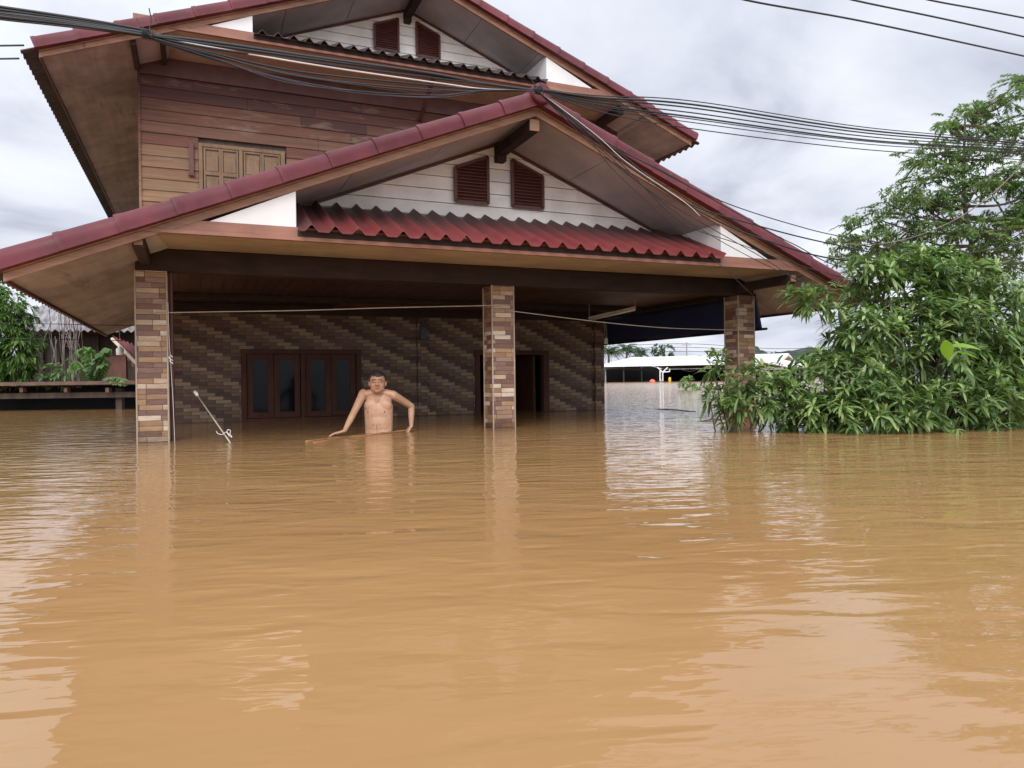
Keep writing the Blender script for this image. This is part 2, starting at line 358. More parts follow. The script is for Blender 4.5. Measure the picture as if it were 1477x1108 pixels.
def gable_roof(pfx, Y0, Y1, apex_bot, slope, xl, xr, zthick=.13):
    """tile sheets with corrugation running down the slope"""
    for side, xe in ((-1, xl), (1, xr)):
        mb = MB(); ys = np.arange(Y0, Y1+.001, .02); nx = 2
        xs = [XC, xe]
        vt = []; vb = []
        for y in ys:
            w = .016*math.cos(2*PI*y/.16)
            for x in xs:
                z = apex_bot-slope*abs(x-XC)+zthick
                vt.append((x, y, z+w)); vb.append((x, y, z+w-.012))
        n = len(ys); L = len(vt)
        fs = []
        for i in range(n-1):
            a = i*2; fs.append((a, a+1, a+3, a+2)); fs.append((L+a, L+a+2, L+a+3, L+a+1)); fs.append((a+1, L+a+1, L+a+3, a+3)); fs.append((a, a+2, L+a+2, L+a))
        fs.append((0, L, L+1, 1)); fs.append((L-2, L-1, 2*L-1, 2*L-2))
        mb.add(vt+vb, fs); mb.mi = [1 if k_ % 4 == 1 and k_ < 4*(n-1) else 0 for k_ in range(len(fs))]; mb.build('roof_sheet', [MT['roofred'], MT['under']], house)
def rake_caps(Y, apex_top, slope, xe, r=.085, seg=.46):
    """overlapping half round rake tiles along one barge"""
    sgn = 1 if xe > XC else -1; L = abs(xe-XC)*math.hypot(1, slope); k = int(math.ceil(L/seg)); seg = L/k
    d = np.array([sgn, 0, -slope])/math.hypot(1, slope); nrm = np.array([sgn*slope, 0, 1])/math.hypot(1, slope)
    o0 = np.array([XC, Y, apex_top])-nrm*r; mb = MB(); m = 10
    for i in range(k):
        a = o0+d*(i*seg-.02); b = o0+d*((i+1)*seg+.02)
        ring = []
        for (P, rr) in ((a, r*.93), (a+d*.03, r*.93), (b-d*.05, r*1.03), (b-d*.04, r*1.09), (b, r*1.09)):
            for j in range(m+1):
                t = PI*1.12*j/m-.06*PI
                ring.append(P+rr*(nrm*math.sin(t)*1.0+np.array([0, -1, 0])*math.cos(t)))
            ring.append(P+np.array([0, rr*.9, 0])-nrm*.065); ring.append(P-np.array([0, rr*1.0, 0])-nrm*.062)
        q = m+3; fs = []
        for s_ in range(4):
            for j in range(q):
                fs.append((s_*q+j, s_*q+(j+1) % q, (s_+1)*q+(j+1) % q, (s_+1)*q+j))
        fs.append(tuple(range(q))); fs.append(tuple(range(4*q, 5*q))[::-1])
        mb.add(ring, fs)
    ob = mb.build('rake_tiles', MT['redtile'], house)
    for pl in ob.data.polygons: pl.use_smooth = len(pl.vertices) == 4
    md = ob.modifiers.new('es', 'EDGE_SPLIT'); md.split_angle = .7
def front_set(Y, apex, slope, tl, tr, wallY, tri_l, tri_r, fz0, fz1, fx0, fx1, pentz, planks, tri_mat):
    """barge boards, tie fascia, white end boxes, soffit, gable wall, vents, pent roof for one gable"""
    # barge boards: two stepped boards each side
    for xe in (tl, tr):
        sg = 1 if xe > XC else -1
        def Z(x, h): return apex-slope*abs(x-XC)+h
        mb = MB()
        mb.prism([(XC, Y, Z(XC, 0)), (xe, Y, Z(xe, 0)), (xe, Y, Z(xe, .065)), (XC, Y, Z(XC, .065))], (0, .03, 0))
        mb.prism([(XC, Y-.022, Z(XC, .066)), (xe, Y-.022, Z(xe, .066)), (xe, Y-.022, Z(xe, .125)), (XC, Y-.022, Z(XC, .125))], (0, .05, 0))
        mb.build('barge_board', MT['barge'], house, .004)
        rake_caps(Y-.02, apex+.235, slope, xe+sg*.06)
        # sloping soffit boards between barge and gable wall
        mb = MB(); xb = min(abs(tl-XC), abs(tr-XC))
        n = 5; L = abs(xe-XC)
        for i in range(n):
            a = XC+sg*(L*i/n+.004); b = XC+sg*(L*(i+1)/n-.004)
            mb.prism([(a, Y+.031, Z(a, .035)), (b, Y+.031, Z(b, .035)), (b, Y+.031, Z(b, .045)), (a, Y+.031, Z(a, .045))], (0, wallY-Y-.035, 0))
        mb.build('gable_soffit', MT['soffit'], house)
        # dark cover strip where the soffit meets the wall
        mb = MB(); a = XC; b = XC+sg*(abs(fx1-XC)-.55)
        mb.prism([(a, wallY-.03, Z(a, .0)), (b, wallY-.03, Z(b, .0)), (b, wallY-.03, Z(b, .03)), (a, wallY-.03, Z(a, .03))], (0, .028, 0))
        mb.build('cover_strip', MT['trim'], house)
    # ridge beam
    mb = MB(); mb.prism([(XC-.05, Y+.032, apex-.02), (XC+.05, Y+.032, apex-.02), (XC+.05, Y+.032, apex-.13), (XC-.05, Y+.032, apex-.13)], (0, .012, 0), 1)
    mb.prism([(XC-.05, Y+.046, apex-.02), (XC+.05, Y+.046, apex-.02), (XC+.05, Y+.046, apex-.13), (XC-.05, Y+.046, apex-.13)], (0, wallY-Y-.16, 0))
    mb.prism([(XC-.05, wallY-.112, apex-.02), (XC+.05, wallY-.112, apex-.02), (XC+.05, wallY-.112, apex-.19), (XC-.05, wallY-.112, apex-.19)], (0, .11, 0))
    mb.build('ridge_beam', [MT['dark'], MT['barge']], house, .003)
    # tie fascia
    mb = MB(); mb.box(fx0, fx1, Y+.004, Y+.03, fz0+.035, fz1); mb.box(fx0-.02, fx1+.02, Y-.012, Y+.03, fz0, fz0+.034)
    mb.build('fascia_board', MT['fascia'], house, .003)
    mb = MB(); mb.box(tri_l[1]+.01, tri_r[1]-.01, Y-.004, Y+.002, fz0+.040, fz1-.022); mb.build('painted_shadow_strip', MT['dark'], house)  # dark strip stands in for the shadow beneath the pent roof edge
    # white end boxes
    for (xa, xb_) in (tri_l, tri_r):
        zt = apex-slope*abs(xb_-XC)-.002
        mb = MB()
        # front face triangle, inner side wall back to the gable wall
        mb.prism([(xa, Y+.006, fz1), (xb_, Y+.006, fz1), (xb_, Y+.006, zt)], (0, .015, 0))
        sgi = 1 if xb_ > XC else -1
        mb.prism([(xb_, Y+.032, fz1-.02), (xb_, wallY, fz1-.02), (xb_, wallY, zt+.03), (xb_, Y+.022, zt+.03)], (sgi*.012, 0, 0))
        mb.build('end_box', MT['white'], house)
    # gable wall planks
    lo = pentz[1]-.15; mb = MB(); z = lo; hp = planks
    hw = lambda z_: max(0, (apex+.03-z_)/slope)
    while z < apex:
        z1 = min(z+hp, apex+.02); a0 = hw(z); a1 = hw(z1)
        xl0, xr0 = max(XC-a0, tri_l[1]+.013), min(XC+a0, tri_r[1]-.013)
        xl1, xr1 = max(XC-a1, tri_l[1]+.013), min(XC+a1, tri_r[1]-.013)
        if xr0-xl0 > .02:
            mb.prism([(xl0, wallY-.012, z), (xr0, wallY-.012, z), (xr1, wallY-.002, z1-.006), (xl1, wallY-.002, z1-.006)], (0, .03, 0))
        z = z1
    mb.build('gable_wall', MT['cream'], house)
    # louvred vents
    for sg in (-1, 1):
        x0 = XC+sg*.14; x1 = XC+sg*.50; zb = apex-.64; zi = apex-.145; zo = apex-.29
        mb = MB(); yv = wallY-.045
        P = [(x0, zb), (x1, zb), (x1, zo), (x0, zi)]
        for i in range(4):
            a, b = P[i], P[(i+1) % 4]; mb.bar((a[0], yv, a[1]), (b[0], yv, b[1]), .03, .022, 0, (0, 1, 0))
        v = mb.build('gable_vent', MT['louvre'], house)
        mb = MB(); k = 13
        for i in range(k):
            zc = zb+.03+(zi-zb-.05)*i/k
            xe = x1 if zc < zo-.02 else x1+(x0-x1)*(zc-zo+.02)/(zi-zo)
            if abs(xe-x0) < .05: continue
            a, b = min(x0, xe), max(x0, xe)
            mb.add([(a, yv-.012, zc), (b, yv-.012, zc), (b, yv+.016, zc+.03), (a, yv+.016, zc+.03), (a, yv-.012, zc+.006), (b, yv-.012, zc+.006), (b, yv+.016, zc+.036), (a, yv+.016, zc+.036)],
                   [(0, 1, 2, 3), (4, 7, 6, 5), (0, 4, 5, 1), (2, 6, 7, 3), (0, 3, 7, 4), (1, 5, 6, 2)])
        mb.prism([(x0, yv+.02, zb), (x1, yv+.02, zb), (x1, yv+.02, zo), (x0, yv+.02, zi)], (0, .004, 0))
        mb.build('louvre', MT['louvre'], v)
    # small pent roof of big corrugations
    mb = MB(); xs = np.arange(tri_l[1]+.014, tri_r[1]-.014, .0125); pw = .193
    z_b, z_t = pentz; vt = []; vb = []; NS = 7
    for x in xs:
        c = math.cos(2*PI*(x-xs[0])/pw); w = .036*(1-2*abs(((x-xs[0])/pw) % 1-.5)*1.0)*1.0
        u_ = abs(((x-xs[0])/pw) % 1-.5); w = .060*max(0., 1-u_/.27)**.9-.028
        for j in range(NS):
            f = j/(NS-1); y = Y-.10+(wallY-.02-Y+.10)*f; z = z_b+(z_t-z_b)*f
            vt.append((x, y, z+w)); vb.append((x, y+.001, z+w-.008))
    n = len(xs); L = n*NS; fs = []
    for i in range(n-1):
        for j in range(NS-1):
            a = i*NS+j; fs += [(a, a+1, a+NS+1, a+NS), (L+a, L+a+NS, L+a+NS+1, L+a+1)]
        a = i*NS; fs += [(a, a+NS, L+a+NS, L+a)]; a = i*NS+NS-1; fs += [(a, L+a, L+a+NS, a+NS)]
    for i in (0, n-1):
        for j in range(NS-1):
            a = i*NS+j; fs.append((a, L+a, L+a+1, a+1))
    mb.add(vt+vb, fs); o = mb.build('pent_roof', tri_mat, house)
    o.data.polygons.foreach_set('use_smooth', [True]*len(o.data.polygons))
    md = o.modifiers.new('es', 'EDGE_SPLIT'); md.split_angle = .9
# pent roof paint: weathered black towards the wall, and on its left end
def pentmat():
    mt, t, p, o = newmat('aged_pent_roof')
    tc = N(t, 'ShaderNodeTexCoord'); s = N(t, 'ShaderNodeSeparateXYZ'); t.links.new(tc.outputs['Object'], s.inputs[0])
    n = tnoise(t, coords(t, (7, 2.5, 7)), 1.2, 6, .7)
    red = ramp(t, n, [(.3, (.15, .027, .028)), (.7, (.22, .05, .048))])
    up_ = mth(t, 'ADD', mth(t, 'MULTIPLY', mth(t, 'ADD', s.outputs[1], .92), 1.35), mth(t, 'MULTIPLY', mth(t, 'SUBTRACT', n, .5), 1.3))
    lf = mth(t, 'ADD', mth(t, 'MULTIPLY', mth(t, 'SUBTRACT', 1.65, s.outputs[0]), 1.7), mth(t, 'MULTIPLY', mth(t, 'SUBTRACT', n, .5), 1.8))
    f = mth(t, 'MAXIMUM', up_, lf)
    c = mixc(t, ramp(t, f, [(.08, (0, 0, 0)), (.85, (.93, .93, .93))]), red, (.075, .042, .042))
    n2 = tnoise(t, coords(t, (30, 5, 30)), 1, 4, .7)
    c = mixc(t, ramp(t, n2, [(.72, (0, 0, 0)), (.80, (.35, .35, .35))]), c, (.32, .24, .23))
    t.links.new(c, p.inputs['Base Color']); p.inputs['Roughness'].default_value = .42; p.inputs['Specular IOR Level'].default_value = .35; p.inputs['Roughness'].default_value = .5; bumpn(t, p, n, .15); return mt
front_set(-1.0, 3.01, FS, -.78, 7.60, -.05, (.60, 1.265), (6.27, 5.633), 1.69, 1.805, .10, 6.66, (1.79, 2.235), .135, pentmat())
front_set(2.6, 6.08, RS, -1.12, 8.0, 3.5, (.72, 1.21), (6.15, 5.37), 4.86, 4.985, -.15, 7.10, (4.965, 5.33), .135, MT['pentgrey'])
# apex cap discs
for (Y, z) in ((-1.02, 3.245), (2.58, 6.315)):
    mb = MB(); mb.tube([(XC, Y-.13, z-.07), (XC, Y-.115, z-.07), (XC, Y+.3, z-.06)], [.085, .10, .10], 16)
    mb.build('ridge_cap', MT['redtile'], house, .01, True)
gable_roof('front', -1.0, 3.44, 3.01, FS, -.90, 7.74)
gable_roof('rear', 2.6, 15, 6.08, RS, -1.30, 8.16)
# front roof skirts that run on beside the upper storey, eave soffits, eave fascias
def skirt(x_out, x_in, Y0, Y1):
    mb = MB(); ys = np.arange(Y0, Y1, .02); vt = []; vb = []
    for y in ys:
        w = .016*math.cos(2*PI*y/.16)
        for x in (x_in, x_out):
            z = 3.01-FS*abs(x-XC)+.13+w; vt.append((x, y, z)); vb.append((x, y, z-.012))
    L = len(vt); fs = []
    for i in range(len(ys)-1):
        a = i*2; fs += [(a, a+1, a+3, a+2), (L+a, L+a+2, L+a+3, L+a+1), (a+1, L+a+1, L+a+3, a+3)]
    mb.add(vt+vb, fs); mb.build('roof_sheet', MT['roofred'], house)
skirt(-.90, -.17, 3.46, 5.6); skirt(7.74, 7.13, 3.46, 9.0)
def eave_soffit(x_out, x_in, Y0, Y1, apex, slope, mat, step=1.2, off=.02):
    mb = MB(); y = Y0
    zo = apex-slope*abs(x_out-XC)+off; zi = apex-slope*abs(x_in-XC)+off
    while y < Y1-.01:
        y1 = min(y+step, Y1)
        mb.prism([(x_out, y, zo), (x_in, y, zi), (x_in, y, zi+.01), (x_out, y, zo+.01)], (0, y1-y-.006, 0)); y = y1
    mb.build('eave_soffit', mat, house)
    mb = MB(); sg = 1 if x_out > XC else -1
    a, b = sorted((x_out, x_out+sg*.022)); mb.box(a, b, Y0, Y1, zo-.03, zo+.09); mb.build('eave_fascia', MT['trim'], house)
eave_soffit(-.76, .10, -.96, 5.6, 3.01, FS, MT['ply'])
eave_soffit(7.58, 6.85, -.96, 9.0, 3.01, FS, MT['ply'])
eave_soffit(-1.10, -.17, 2.64, 15, 6.08, RS, MT['ply'])
eave_soffit(7.98, 7.12, 2.64, 9.2, 6.08, RS, MT['ply'])
# flat soffit strips behind the tie fascias
for (x0, x1, Y0, Y1, z0, z1) in ((.12, 6.86, -.965, -.012, 1.70, 1.735), (-.12, 7.08, 2.635, 3.47, 4.87, 4.84)):
    mb = MB(); x = x0; k = 6; w = (x1-x0)/k
    for i in range(k):
        a, b = x0+i*w+.0007, x0+(i+1)*w-.0007
        mb.prism([(a, Y0, z0), (b, Y0, z0), (b, Y1, z1), (a, Y1, z1)], (0, 0, .01))
    mb.build('flat_soffit', MT['striptan'], house)
# rafter brackets at the ends of the fascia
for (x0, x1, y0, y1, zt) in ((.045, .13, -.93, .0, 1.68), (6.64, 6.73, -.93, .0, 1.665)):
    mb = MB(); mb.box(x0, x1, y0, y1, zt-.10, zt); mb.box(x0+.01, x1-.01, y0-.02, y0-.002, zt-.085, zt-.005, 1)
    mb.build('bracket', [MT['dark'], MT['barge']], house, .004)
for x in (-.16, .16):
    mb = MB(); mb.box(x-.03, x+.03, 2.66, 3.46, 4.62 if x < 0 else 4.74, 4.84 if x < 0 else 4.865); mb.build('bracket', MT['dark'], house, .004)
mb = MB(); mb.box(6.70, 6.80, 2.75, 3.48, 4.72, 4.86); mb.build('bracket', MT['dark'], house, .004)
mb = MB(); mb.prism([(3.62, 3.44, 4.45), (3.68, 3.44, 4.45), (3.68, 2.68, 4.85), (3.62, 2.68, 4.85)], (0, .06, .0)); mb.build('strut', MT['trim'], house)
# front beam, side beams
mb = MB(); mb.box(.0, 6.95, 0.004, .16, 1.535, 1.735); mb.build('veranda_beam', MT['dark'], house, .005)
for x in (.02, 6.80):
    mb = MB(); mb.box(x, x+.13, .165, 3.38, 1.54, 1.72); mb.build('side_beam', MT['dark'], house, .004)
# pillars
for i, x in enumerate((0, 3.4, 6.70)):
    mb = MB(); mb.box(x, x+.25, 0, .25, -1.15, 1.533); o = mb.build('pillar', MT['ptile'], house, .004)
    if i == 0: o['label'] = 'tiled pillar at the left corner of the veranda'
    mb = MB()
    for (cx, cy) in ((x-.002, -.002), (x+.252, -.002), (x-.002, .252), (x+.252, .252)): mb.box(cx-.006, cx+.006, cy-.006, cy+.006, -1.1, 1.532)
    mb.build('corner_bead', MT['striptan'], o)
# ceiling boards with a dropped cross beam
mb = MB(); x = .0
while x < 6.94:
    mb.box(x+.002, x+.108, .165, 3.37, 1.60, 1.612); x += .11
mb.box(.0, 6.94, .165, 3.37, 1.6125, 1.62)  # sheet added over the boards to block light leaking through their gaps
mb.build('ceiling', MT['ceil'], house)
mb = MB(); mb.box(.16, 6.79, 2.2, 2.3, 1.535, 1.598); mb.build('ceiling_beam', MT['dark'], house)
mb = MB(); x = 2.3  # lighter colour stands in for the lit strip of the far ceiling
while x < 4.6:
    mb.box(x+.002, x+.108, 2.45, 3.30, 1.585, 1.597); x += .11
mb.build('lit_ceiling_strip', surf('lit_ceiling_boards', [(.13, .04, .028), (.22, .07, .045)], (12, 2, 3), .45, .1, island=.2), house)
# ground floor wall, in pieces round the window and the door
WY = 3.38
mb = MB()
for (x0, x1, z0, z1) in ((0.0, 1.05, -1.15, 1.5), (1.05, 2.69, .985, 1.5), (1.05, 2.69, -1.15, -.06), (2.69, 4.45, -1.15, 1.5), (4.45, 5.72, .985, 1.5), (5.72, 6.75, -1.15, 1.5)):
    mb.box(x0, x1, WY, WY+.14, z0, z1)
mb.build('tiled_wall', MT['stair'], house)
mb = MB(); mb.box(0, .12, WY+.142, 9, -1.15, 1.55); mb.box(6.63, 6.75, WY+.142, 9, -1.15, 1.55); mb.box(.0, 6.75, 9.01, 9.1, -1.15, 1.55); mb.box(0, 6.75, WY+.142, 9.0, 1.56, 1.64)
mb.box(3.55, 3.62, WY+.142, 6, -1.15, 1.55)
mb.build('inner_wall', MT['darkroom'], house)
for x in (3.53, 6.56, .0):
    mb = MB(); mb.box(x, x+.17, WY-.05, WY-.002, -1.15, 1.47); mb.build('pilaster', MT['stair'], house, .004)
mb = MB(); mb.box(.0, 6.75, WY-.06, WY-.003, 1.472, 1.598); mb.build('cornice', MT['dark'], house, .004)
# window: frame, four sashes with glass
mb = MB(); yf = WY-.03
for (x0, x1, z0, z1) in ((1.05, 1.12, -.06, .985), (2.62, 2.69, -.06, .985), (1.12, 2.62, .92, .985), (1.12, 2.62, -.06, .03), (1.84, 1.90, .03, .92)):
    mb.box(x0, x1, yf, yf+.10, z0, z1)
win = mb.build('window', MT['frame'], house, .003)
for i in range(4):
    x0 = 1.125+i*.355+(.07 if i > 1 else 0); x1 = x0+.35; mb = MB()
    for (a, b, c, d) in ((x0, x0+.075, .035, .915), (x1-.075, x1, .035, .915), (x0+.075, x1-.075, .84, .915), (x0+.075, x1-.075, .035, .115)):
        mb.box(a, b, yf+.02, yf+.06, c, d)
    mb.build('sash', MT['frame'], win, .003)
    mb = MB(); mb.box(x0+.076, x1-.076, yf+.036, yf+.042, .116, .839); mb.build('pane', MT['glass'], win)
# door frame, leaf folded open
mb = MB()
for (x0, x1, z0, z1) in ((4.45, 4.53, -1.1, .985), (5.62, 5.72, -1.1, .985), (4.53, 5.62, .91, .985)):
    mb.box(x0, x1, yf, yf+.12, z0, z1)
dr = mb.build('doorway', MT['frame'], house, .003)
mb = MB(); mb.box(5.50, 5.54, yf+.15, yf+.85, -1.0, .90); mb.box(5.495, 5.499, yf+.25, yf+.75, .3, .8); mb.build('door_leaf', MT['frame'], dr, .004)
mb = MB(); mb.box(3.56, 3.66, WY-.11, WY-.052, 1.13, 1.32); mb.tube([(3.61, WY-.075, 1.32), (3.61, WY-.075, 1.47)], .012, 6); mb.build('meter_box', flat('blue_grey_box', (.05, .055, .09), .5), house, .006)
# upper storey wall planks
mb = MB(); z = 1.72; UY = 3.5; k = 0
while z < 4.76:
    z1 = z+.152
    cuts = [-.15]+sorted(random.uniform(.3, 6.8) for _ in range(random.choice((1, 2, 2))))+[7.10]
    if z > 2.95 and z < 3.78 and True:
        cuts = [c for c in cuts if c < .5 or c > 1.7]
    for a, b in zip(cuts[:-1], cuts[1:]):
        segs = [(a, b)]
        if z < 3.70 and z > 2.4: segs = [(lo, hi) for lo, hi in ((a, min(b, .56)), (max(a, 1.70), b)) if hi-lo > .02]
        for lo, hi in segs:
            j = random.uniform(-.003, .003)
            mb.add([(lo+.002, UY-.018+j, z), (hi-.002, UY-.018+j, z), (hi-.002, UY-.002+j, z1+.012), (lo+.002, UY-.002+j, z1+.012), (lo+.002, UY+.02, z), (hi-.002, UY+.02, z), (hi-.002, UY+.02, z1+.012), (lo+.002, UY+.02, z1+.012)],
                   [(0, 1, 2, 3), (4, 7, 6, 5), (0, 4, 5, 1), (3, 2, 6, 7), (0, 3, 7, 4), (1, 5, 6, 2)])
    z = z1
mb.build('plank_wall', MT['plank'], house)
mb = MB(); mb.box(-.165, -.135, UY-.03, UY+.05, 1.7, 4.78); mb.build('corner_board', MT['plank'], house)
mb = MB(); mb.box(-.15, 7.10, UY+.03, UY+.06, 1.65, 5.0); mb.box(-.15, -.12, UY+.061, 15, 1.65, 4.9); mb.box(7.07, 7.10, UY+.061, 9, 1.65, 4.9); mb.build('side_wall', MT['oldwood'], house)
mb = MB(); mb.box(-.16, 7.11, UY-.045, UY-.02, 4.60, 4.835); mb.build('wall_head_board', MT['trim'], house, .003)
# shuttered window of the upper storey
mb = MB(); wy = UY-.04
for (x0, x1, z0, z1) in ((.56, .61, 2.9, 3.77), (1.07, 1.12, 2.9, 3.72), (1.62, 1.68, 2.9, 3.77), (.61, 1.62, 3.72, 3.77)):
    mb.box(x0, x1, wy, wy+.06, z0, z1)
uw = mb.build('shuttered_window', MT['shutter'], house, .004)
for (x0, x1) in ((.62, .84), (.842, 1.062), (1.13, 1.37), (1.372, 1.612)):
    mb = MB(); mb.box(x0, x1, wy+.03, wy+.045, 2.9, 3.715)
    for (z0, z1) in ((2.95, 3.34), (3.40, 3.66)):
        xa, xb = x0+.035, x1-.035; y = wy+.012
        mb.box(xa, xb, y, y+.017, z0, z1-.05)
        pts = [(xa, z1-.05)]+[(xa+(xb-xa)*i/10, z1-.045+.03*math.sin(PI*i/10)+.008*math.sin(3*PI*i/10)) for i in range(11)]+[(xb, z1-.05)]
        mb.prism([(p_[0], y, p_[1]) for p_ in pts[::-1]], (0, .017, 0))
    for (a, b, c, d) in ((x0, x0+.025, 2.9, 3.715), (x1-.025, x1, 2.9, 3.715), (x0+.025, x1-.025, 3.345, 3.395), (x0+.025, x1-.025, 3.69, 3.715)):
        mb.box(a, b, wy+.008, wy+.029, c, d)
    mb.build('shutter', MT['shutter'], uw, .003)
mb = MB(); mb.box(.44, .50, UY-.055, UY-.03, 3.34, 3.75); mb.box(.43, .51, UY-.06, UY-.03, 3.31, 3.338); mb.build('shutter_latch', MT['louvre'], house, .003)

# ---------------------------------------------------------------- things hung on and round the house
def curve_pts(pts, n=40):
    """smooth polyline through points (Catmull-Rom)"""
    P = [np.array(p, float) for p in pts]; P = [2*P[0]-P[1]]+P+[2*P[-1]-P[-2]]; out = []
    k = max(2, n//(len(P)-3))
    for i in range(1, len(P)-2):
        for j in range(k):
            t = j/k; a, b, c, d = P[i-1:i+3]
            out.append(.5*((2*b)+(-a+c)*t+(2*a-5*b+4*c-d)*t*t+(-a+3*b-3*c+d)*t**3))
    out.append(P[-2]); return out
# navy tarpaulin along the right side of the veranda
mb = MB(); ys = np.linspace(.02, 5.4, 50); zs = np.linspace(0, 1, 7); vv = []
for y in ys:
    for s in zs:
        vv.append((7.0+.03*s*math.sin(y*2.3)+.10*s, y, 1.57-.448*s))
fs = [(i*7+j, i*7+j+1, (i+1)*7+j+1, (i+1)*7+j) for i in range(49) for j in range(6)]
mb.add(vv, fs); tp = thing('tarpaulin', 'dark navy tarpaulin hung along the right side of the veranda', 'tarpaulin', (7.0, .02, 1.57))
o = mb.build('sheet', MT['navy'], tp, smooth=True); md = o.modifiers.new('th', 'SOLIDIFY'); md.thickness = .004
mb = MB(); mb.tube([(7.10, -.06, 1.118), (7.10, 5.45, 1.118)], .016, 8); mb.build('rod', MT['black'], tp)
# tube lamp
a, b = onY(850, 459, 2.0), onY(916, 444, 1.2)
lp = thing('tube_lamp', 'unlit pale tube lamp fixed under the dark veranda ceiling', 'lamp', tuple(a))
mb = MB(); mb.bar(a, b, .05, .035); mb.build('housing', MT['creamp'], lp, .005)
mb = MB(); mb.tube([a-(0, 0, .03), b-(0, 0, .03)], .012, 8); mb.build('tube', MT['whitep'], lp, smooth=True)
for q, (yy, zz) in enumerate(((1.9, 1.57), (1.1, 1.57))):
    pt = a if q == 0 else b
    mb = MB(); mb.tube([pt+(0, 0, .015), (pt[0], pt[1], 1.60)], .004, 5); mb.build('hanger', MT['alu'], lp)
# cord with white plug
k = onY(874, 497, 3.2)
cr = thing('plug_cord', 'doubled cord with a white plug hanging by the right wall corner', 'cord', tuple(k))
mb = MB(); mb.tube(curve_pts([onY(871, 464, 3.2), onY(872, 475, 3.2), onY(873, 488, 3.2)], 8), .006, 5); mb.tube(curve_pts([onY(873, 464, 3.2), onY(875, 478, 3.2), onY(875, 488, 3.2)], 8), .006, 5); mb.build('cord', MT['alu'], cr)
p0 = onY(874, 492, 3.2); mb = MB(); mb.box(p0[0]-.03, p0[0]+.03, p0[1]-.02, p0[1]+.02, p0[2]-.05, p0[2]+.045); mb.build('plug', MT['whitep'], cr, .008)
# clothes line strung over the pillar fronts
mb = MB(); Yc = -.012
mb.tube(curve_pts([onY(196, 452, Yc), onY(300, 450, .0), onY(430, 448, -.02), onY(560, 444, -.02), onY(700, 441, Yc), onY(741, 440, Yc)], 50), .0045, 5)
mb.tube(curve_pts([onY(709, 443, Yc), onY(741, 449, Yc), onY(870, 465, -.03), onY(960, 473, -.03), onY(1047, 476, Yc), onY(1087, 477, Yc)], 50), .0045, 5)
tag(mb.build('clothes_line', MT['alu']), 'thin pale line tied round the middle pillar across the veranda front', 'clothes line')
# pipe and thread beside left pillar
mb = MB(); mb.tube([(.285, .06, -1), (.285, .06, 1.53)], .018, 8); tag(mb.build('drain_pipe', MT['trim']), 'thin dark pipe running down behind the left tiled pillar', 'pipe')
mb = MB(); mb.tube(curve_pts([(.262, -.01, 1.25), (.268, -.02, .9), (.275, -.02, .75), (.29, -.02, .4), (.30, -.02, 0.0), (.30, -.02, -.2)], 24), .002, 5)
for i in range(5): mb.tube([(.268+.01*math.sin(i*2), -.03, .73+.012*i), (.285+.012*math.cos(i*3), -.03, .70+.014*i)], .004, 5)
tag(mb.build('white_string', MT['whitep']), 'loose white string knotted down the right edge of left pillar', 'string')
# long handle standing out of the water, with a loose cord
a = onY(281, 565, .35); b = onY(326, 630, -.35)
rk = thing('submerged_handle', 'slanting metal handle with white grip sticking out of the water near left pillar', 'handle', tuple(b))
d = a-b; mb = MB(); mb.tube([b-d*.6, a-d*.1], .007, 8); mb.build('shaft', MT['alu'], rk, smooth=True)
mb = MB(); mb.tube([a-d*.10, a-d*.05, a-d*.015, a], [.012, .016, .017, .012], 10); mb.build('grip', MT['whitep'], rk, smooth=True)
u_ = rt; mb = MB(); g = b
loop = [g+(-.085*RH)+(0, 0, .05), g-.07*RH+(0, 0, .028), g-.03*RH+(0, 0, .02), g+(0, 0, .04), g+.035*RH+(0, 0, .015), g+.055*RH+(0, 0, .0)]
mb.tube(curve_pts(loop, 30), .0032, 5)
loop = [g+.03*RH+(0, 0, .0), g+.01*RH+(0, 0, .04), g+.018*RH+(0, 0, .062), g+.04*RH+(0, 0, .05), g+.035*RH+(0, 0, .02), g+.05*RH+(0, 0, -.01)]
mb.tube(curve_pts(loop, 30), .0032, 5); mb.build('cord', MT['whitep'], rk, smooth=True)

# ---------------------------------------------------------------- overhead cables
def wire(mb, pts, r, Y=-1.5, n=48, mi=0, jit=0., e0=0, e1=0):
    P = []
    for q in pts:
        yy = q[2] if len(q) > 2 else Y
        P.append(onY(q[0], q[1], yy+random.uniform(-jit, jit)))
    P = curve_pts(P, n)
    # run on straight beyond the frame, towards the next street poles
    flat_ = np.array([1, 1, .35])
    if e0: d = (P[0]-P[1])*flat_; P = [P[0]+d/np.linalg.norm(d)*e0]+P
    if e1: d = (P[-1]-P[-2])*flat_; P = P+[P[-1]+d/np.linalg.norm(d)*e1]
    mb.tube(P, r, 6, mi)
cb_ = thing('cable_bundle', 'thick bundle of black utility cables tied in knots above the gable', 'cables', tuple(onY(775, 130, -1.5)))
L0 = [(-160, -4), (-160, -1), (-160, 4), (-160, 8), (-160, 11), (-160, 14)]
for i, (y0, y1, r) in enumerate(((10, 44, .010), (14, 46, .008), (19, 48, .012), (24, 51, .012), (17, 49, .007), (28, 53, .006), (21, 50, .010))):
    mb = MB(); wire(mb, [(-170, y0-24), (-60, y0-9), (0, y0), (70, y0+(y1-y0)*.3), (140, y0+(y1-y0)*.62), (212, y1)], r, jit=.01, e0=14); mb.build('strand', MT['cable'], cb_, smooth=True)
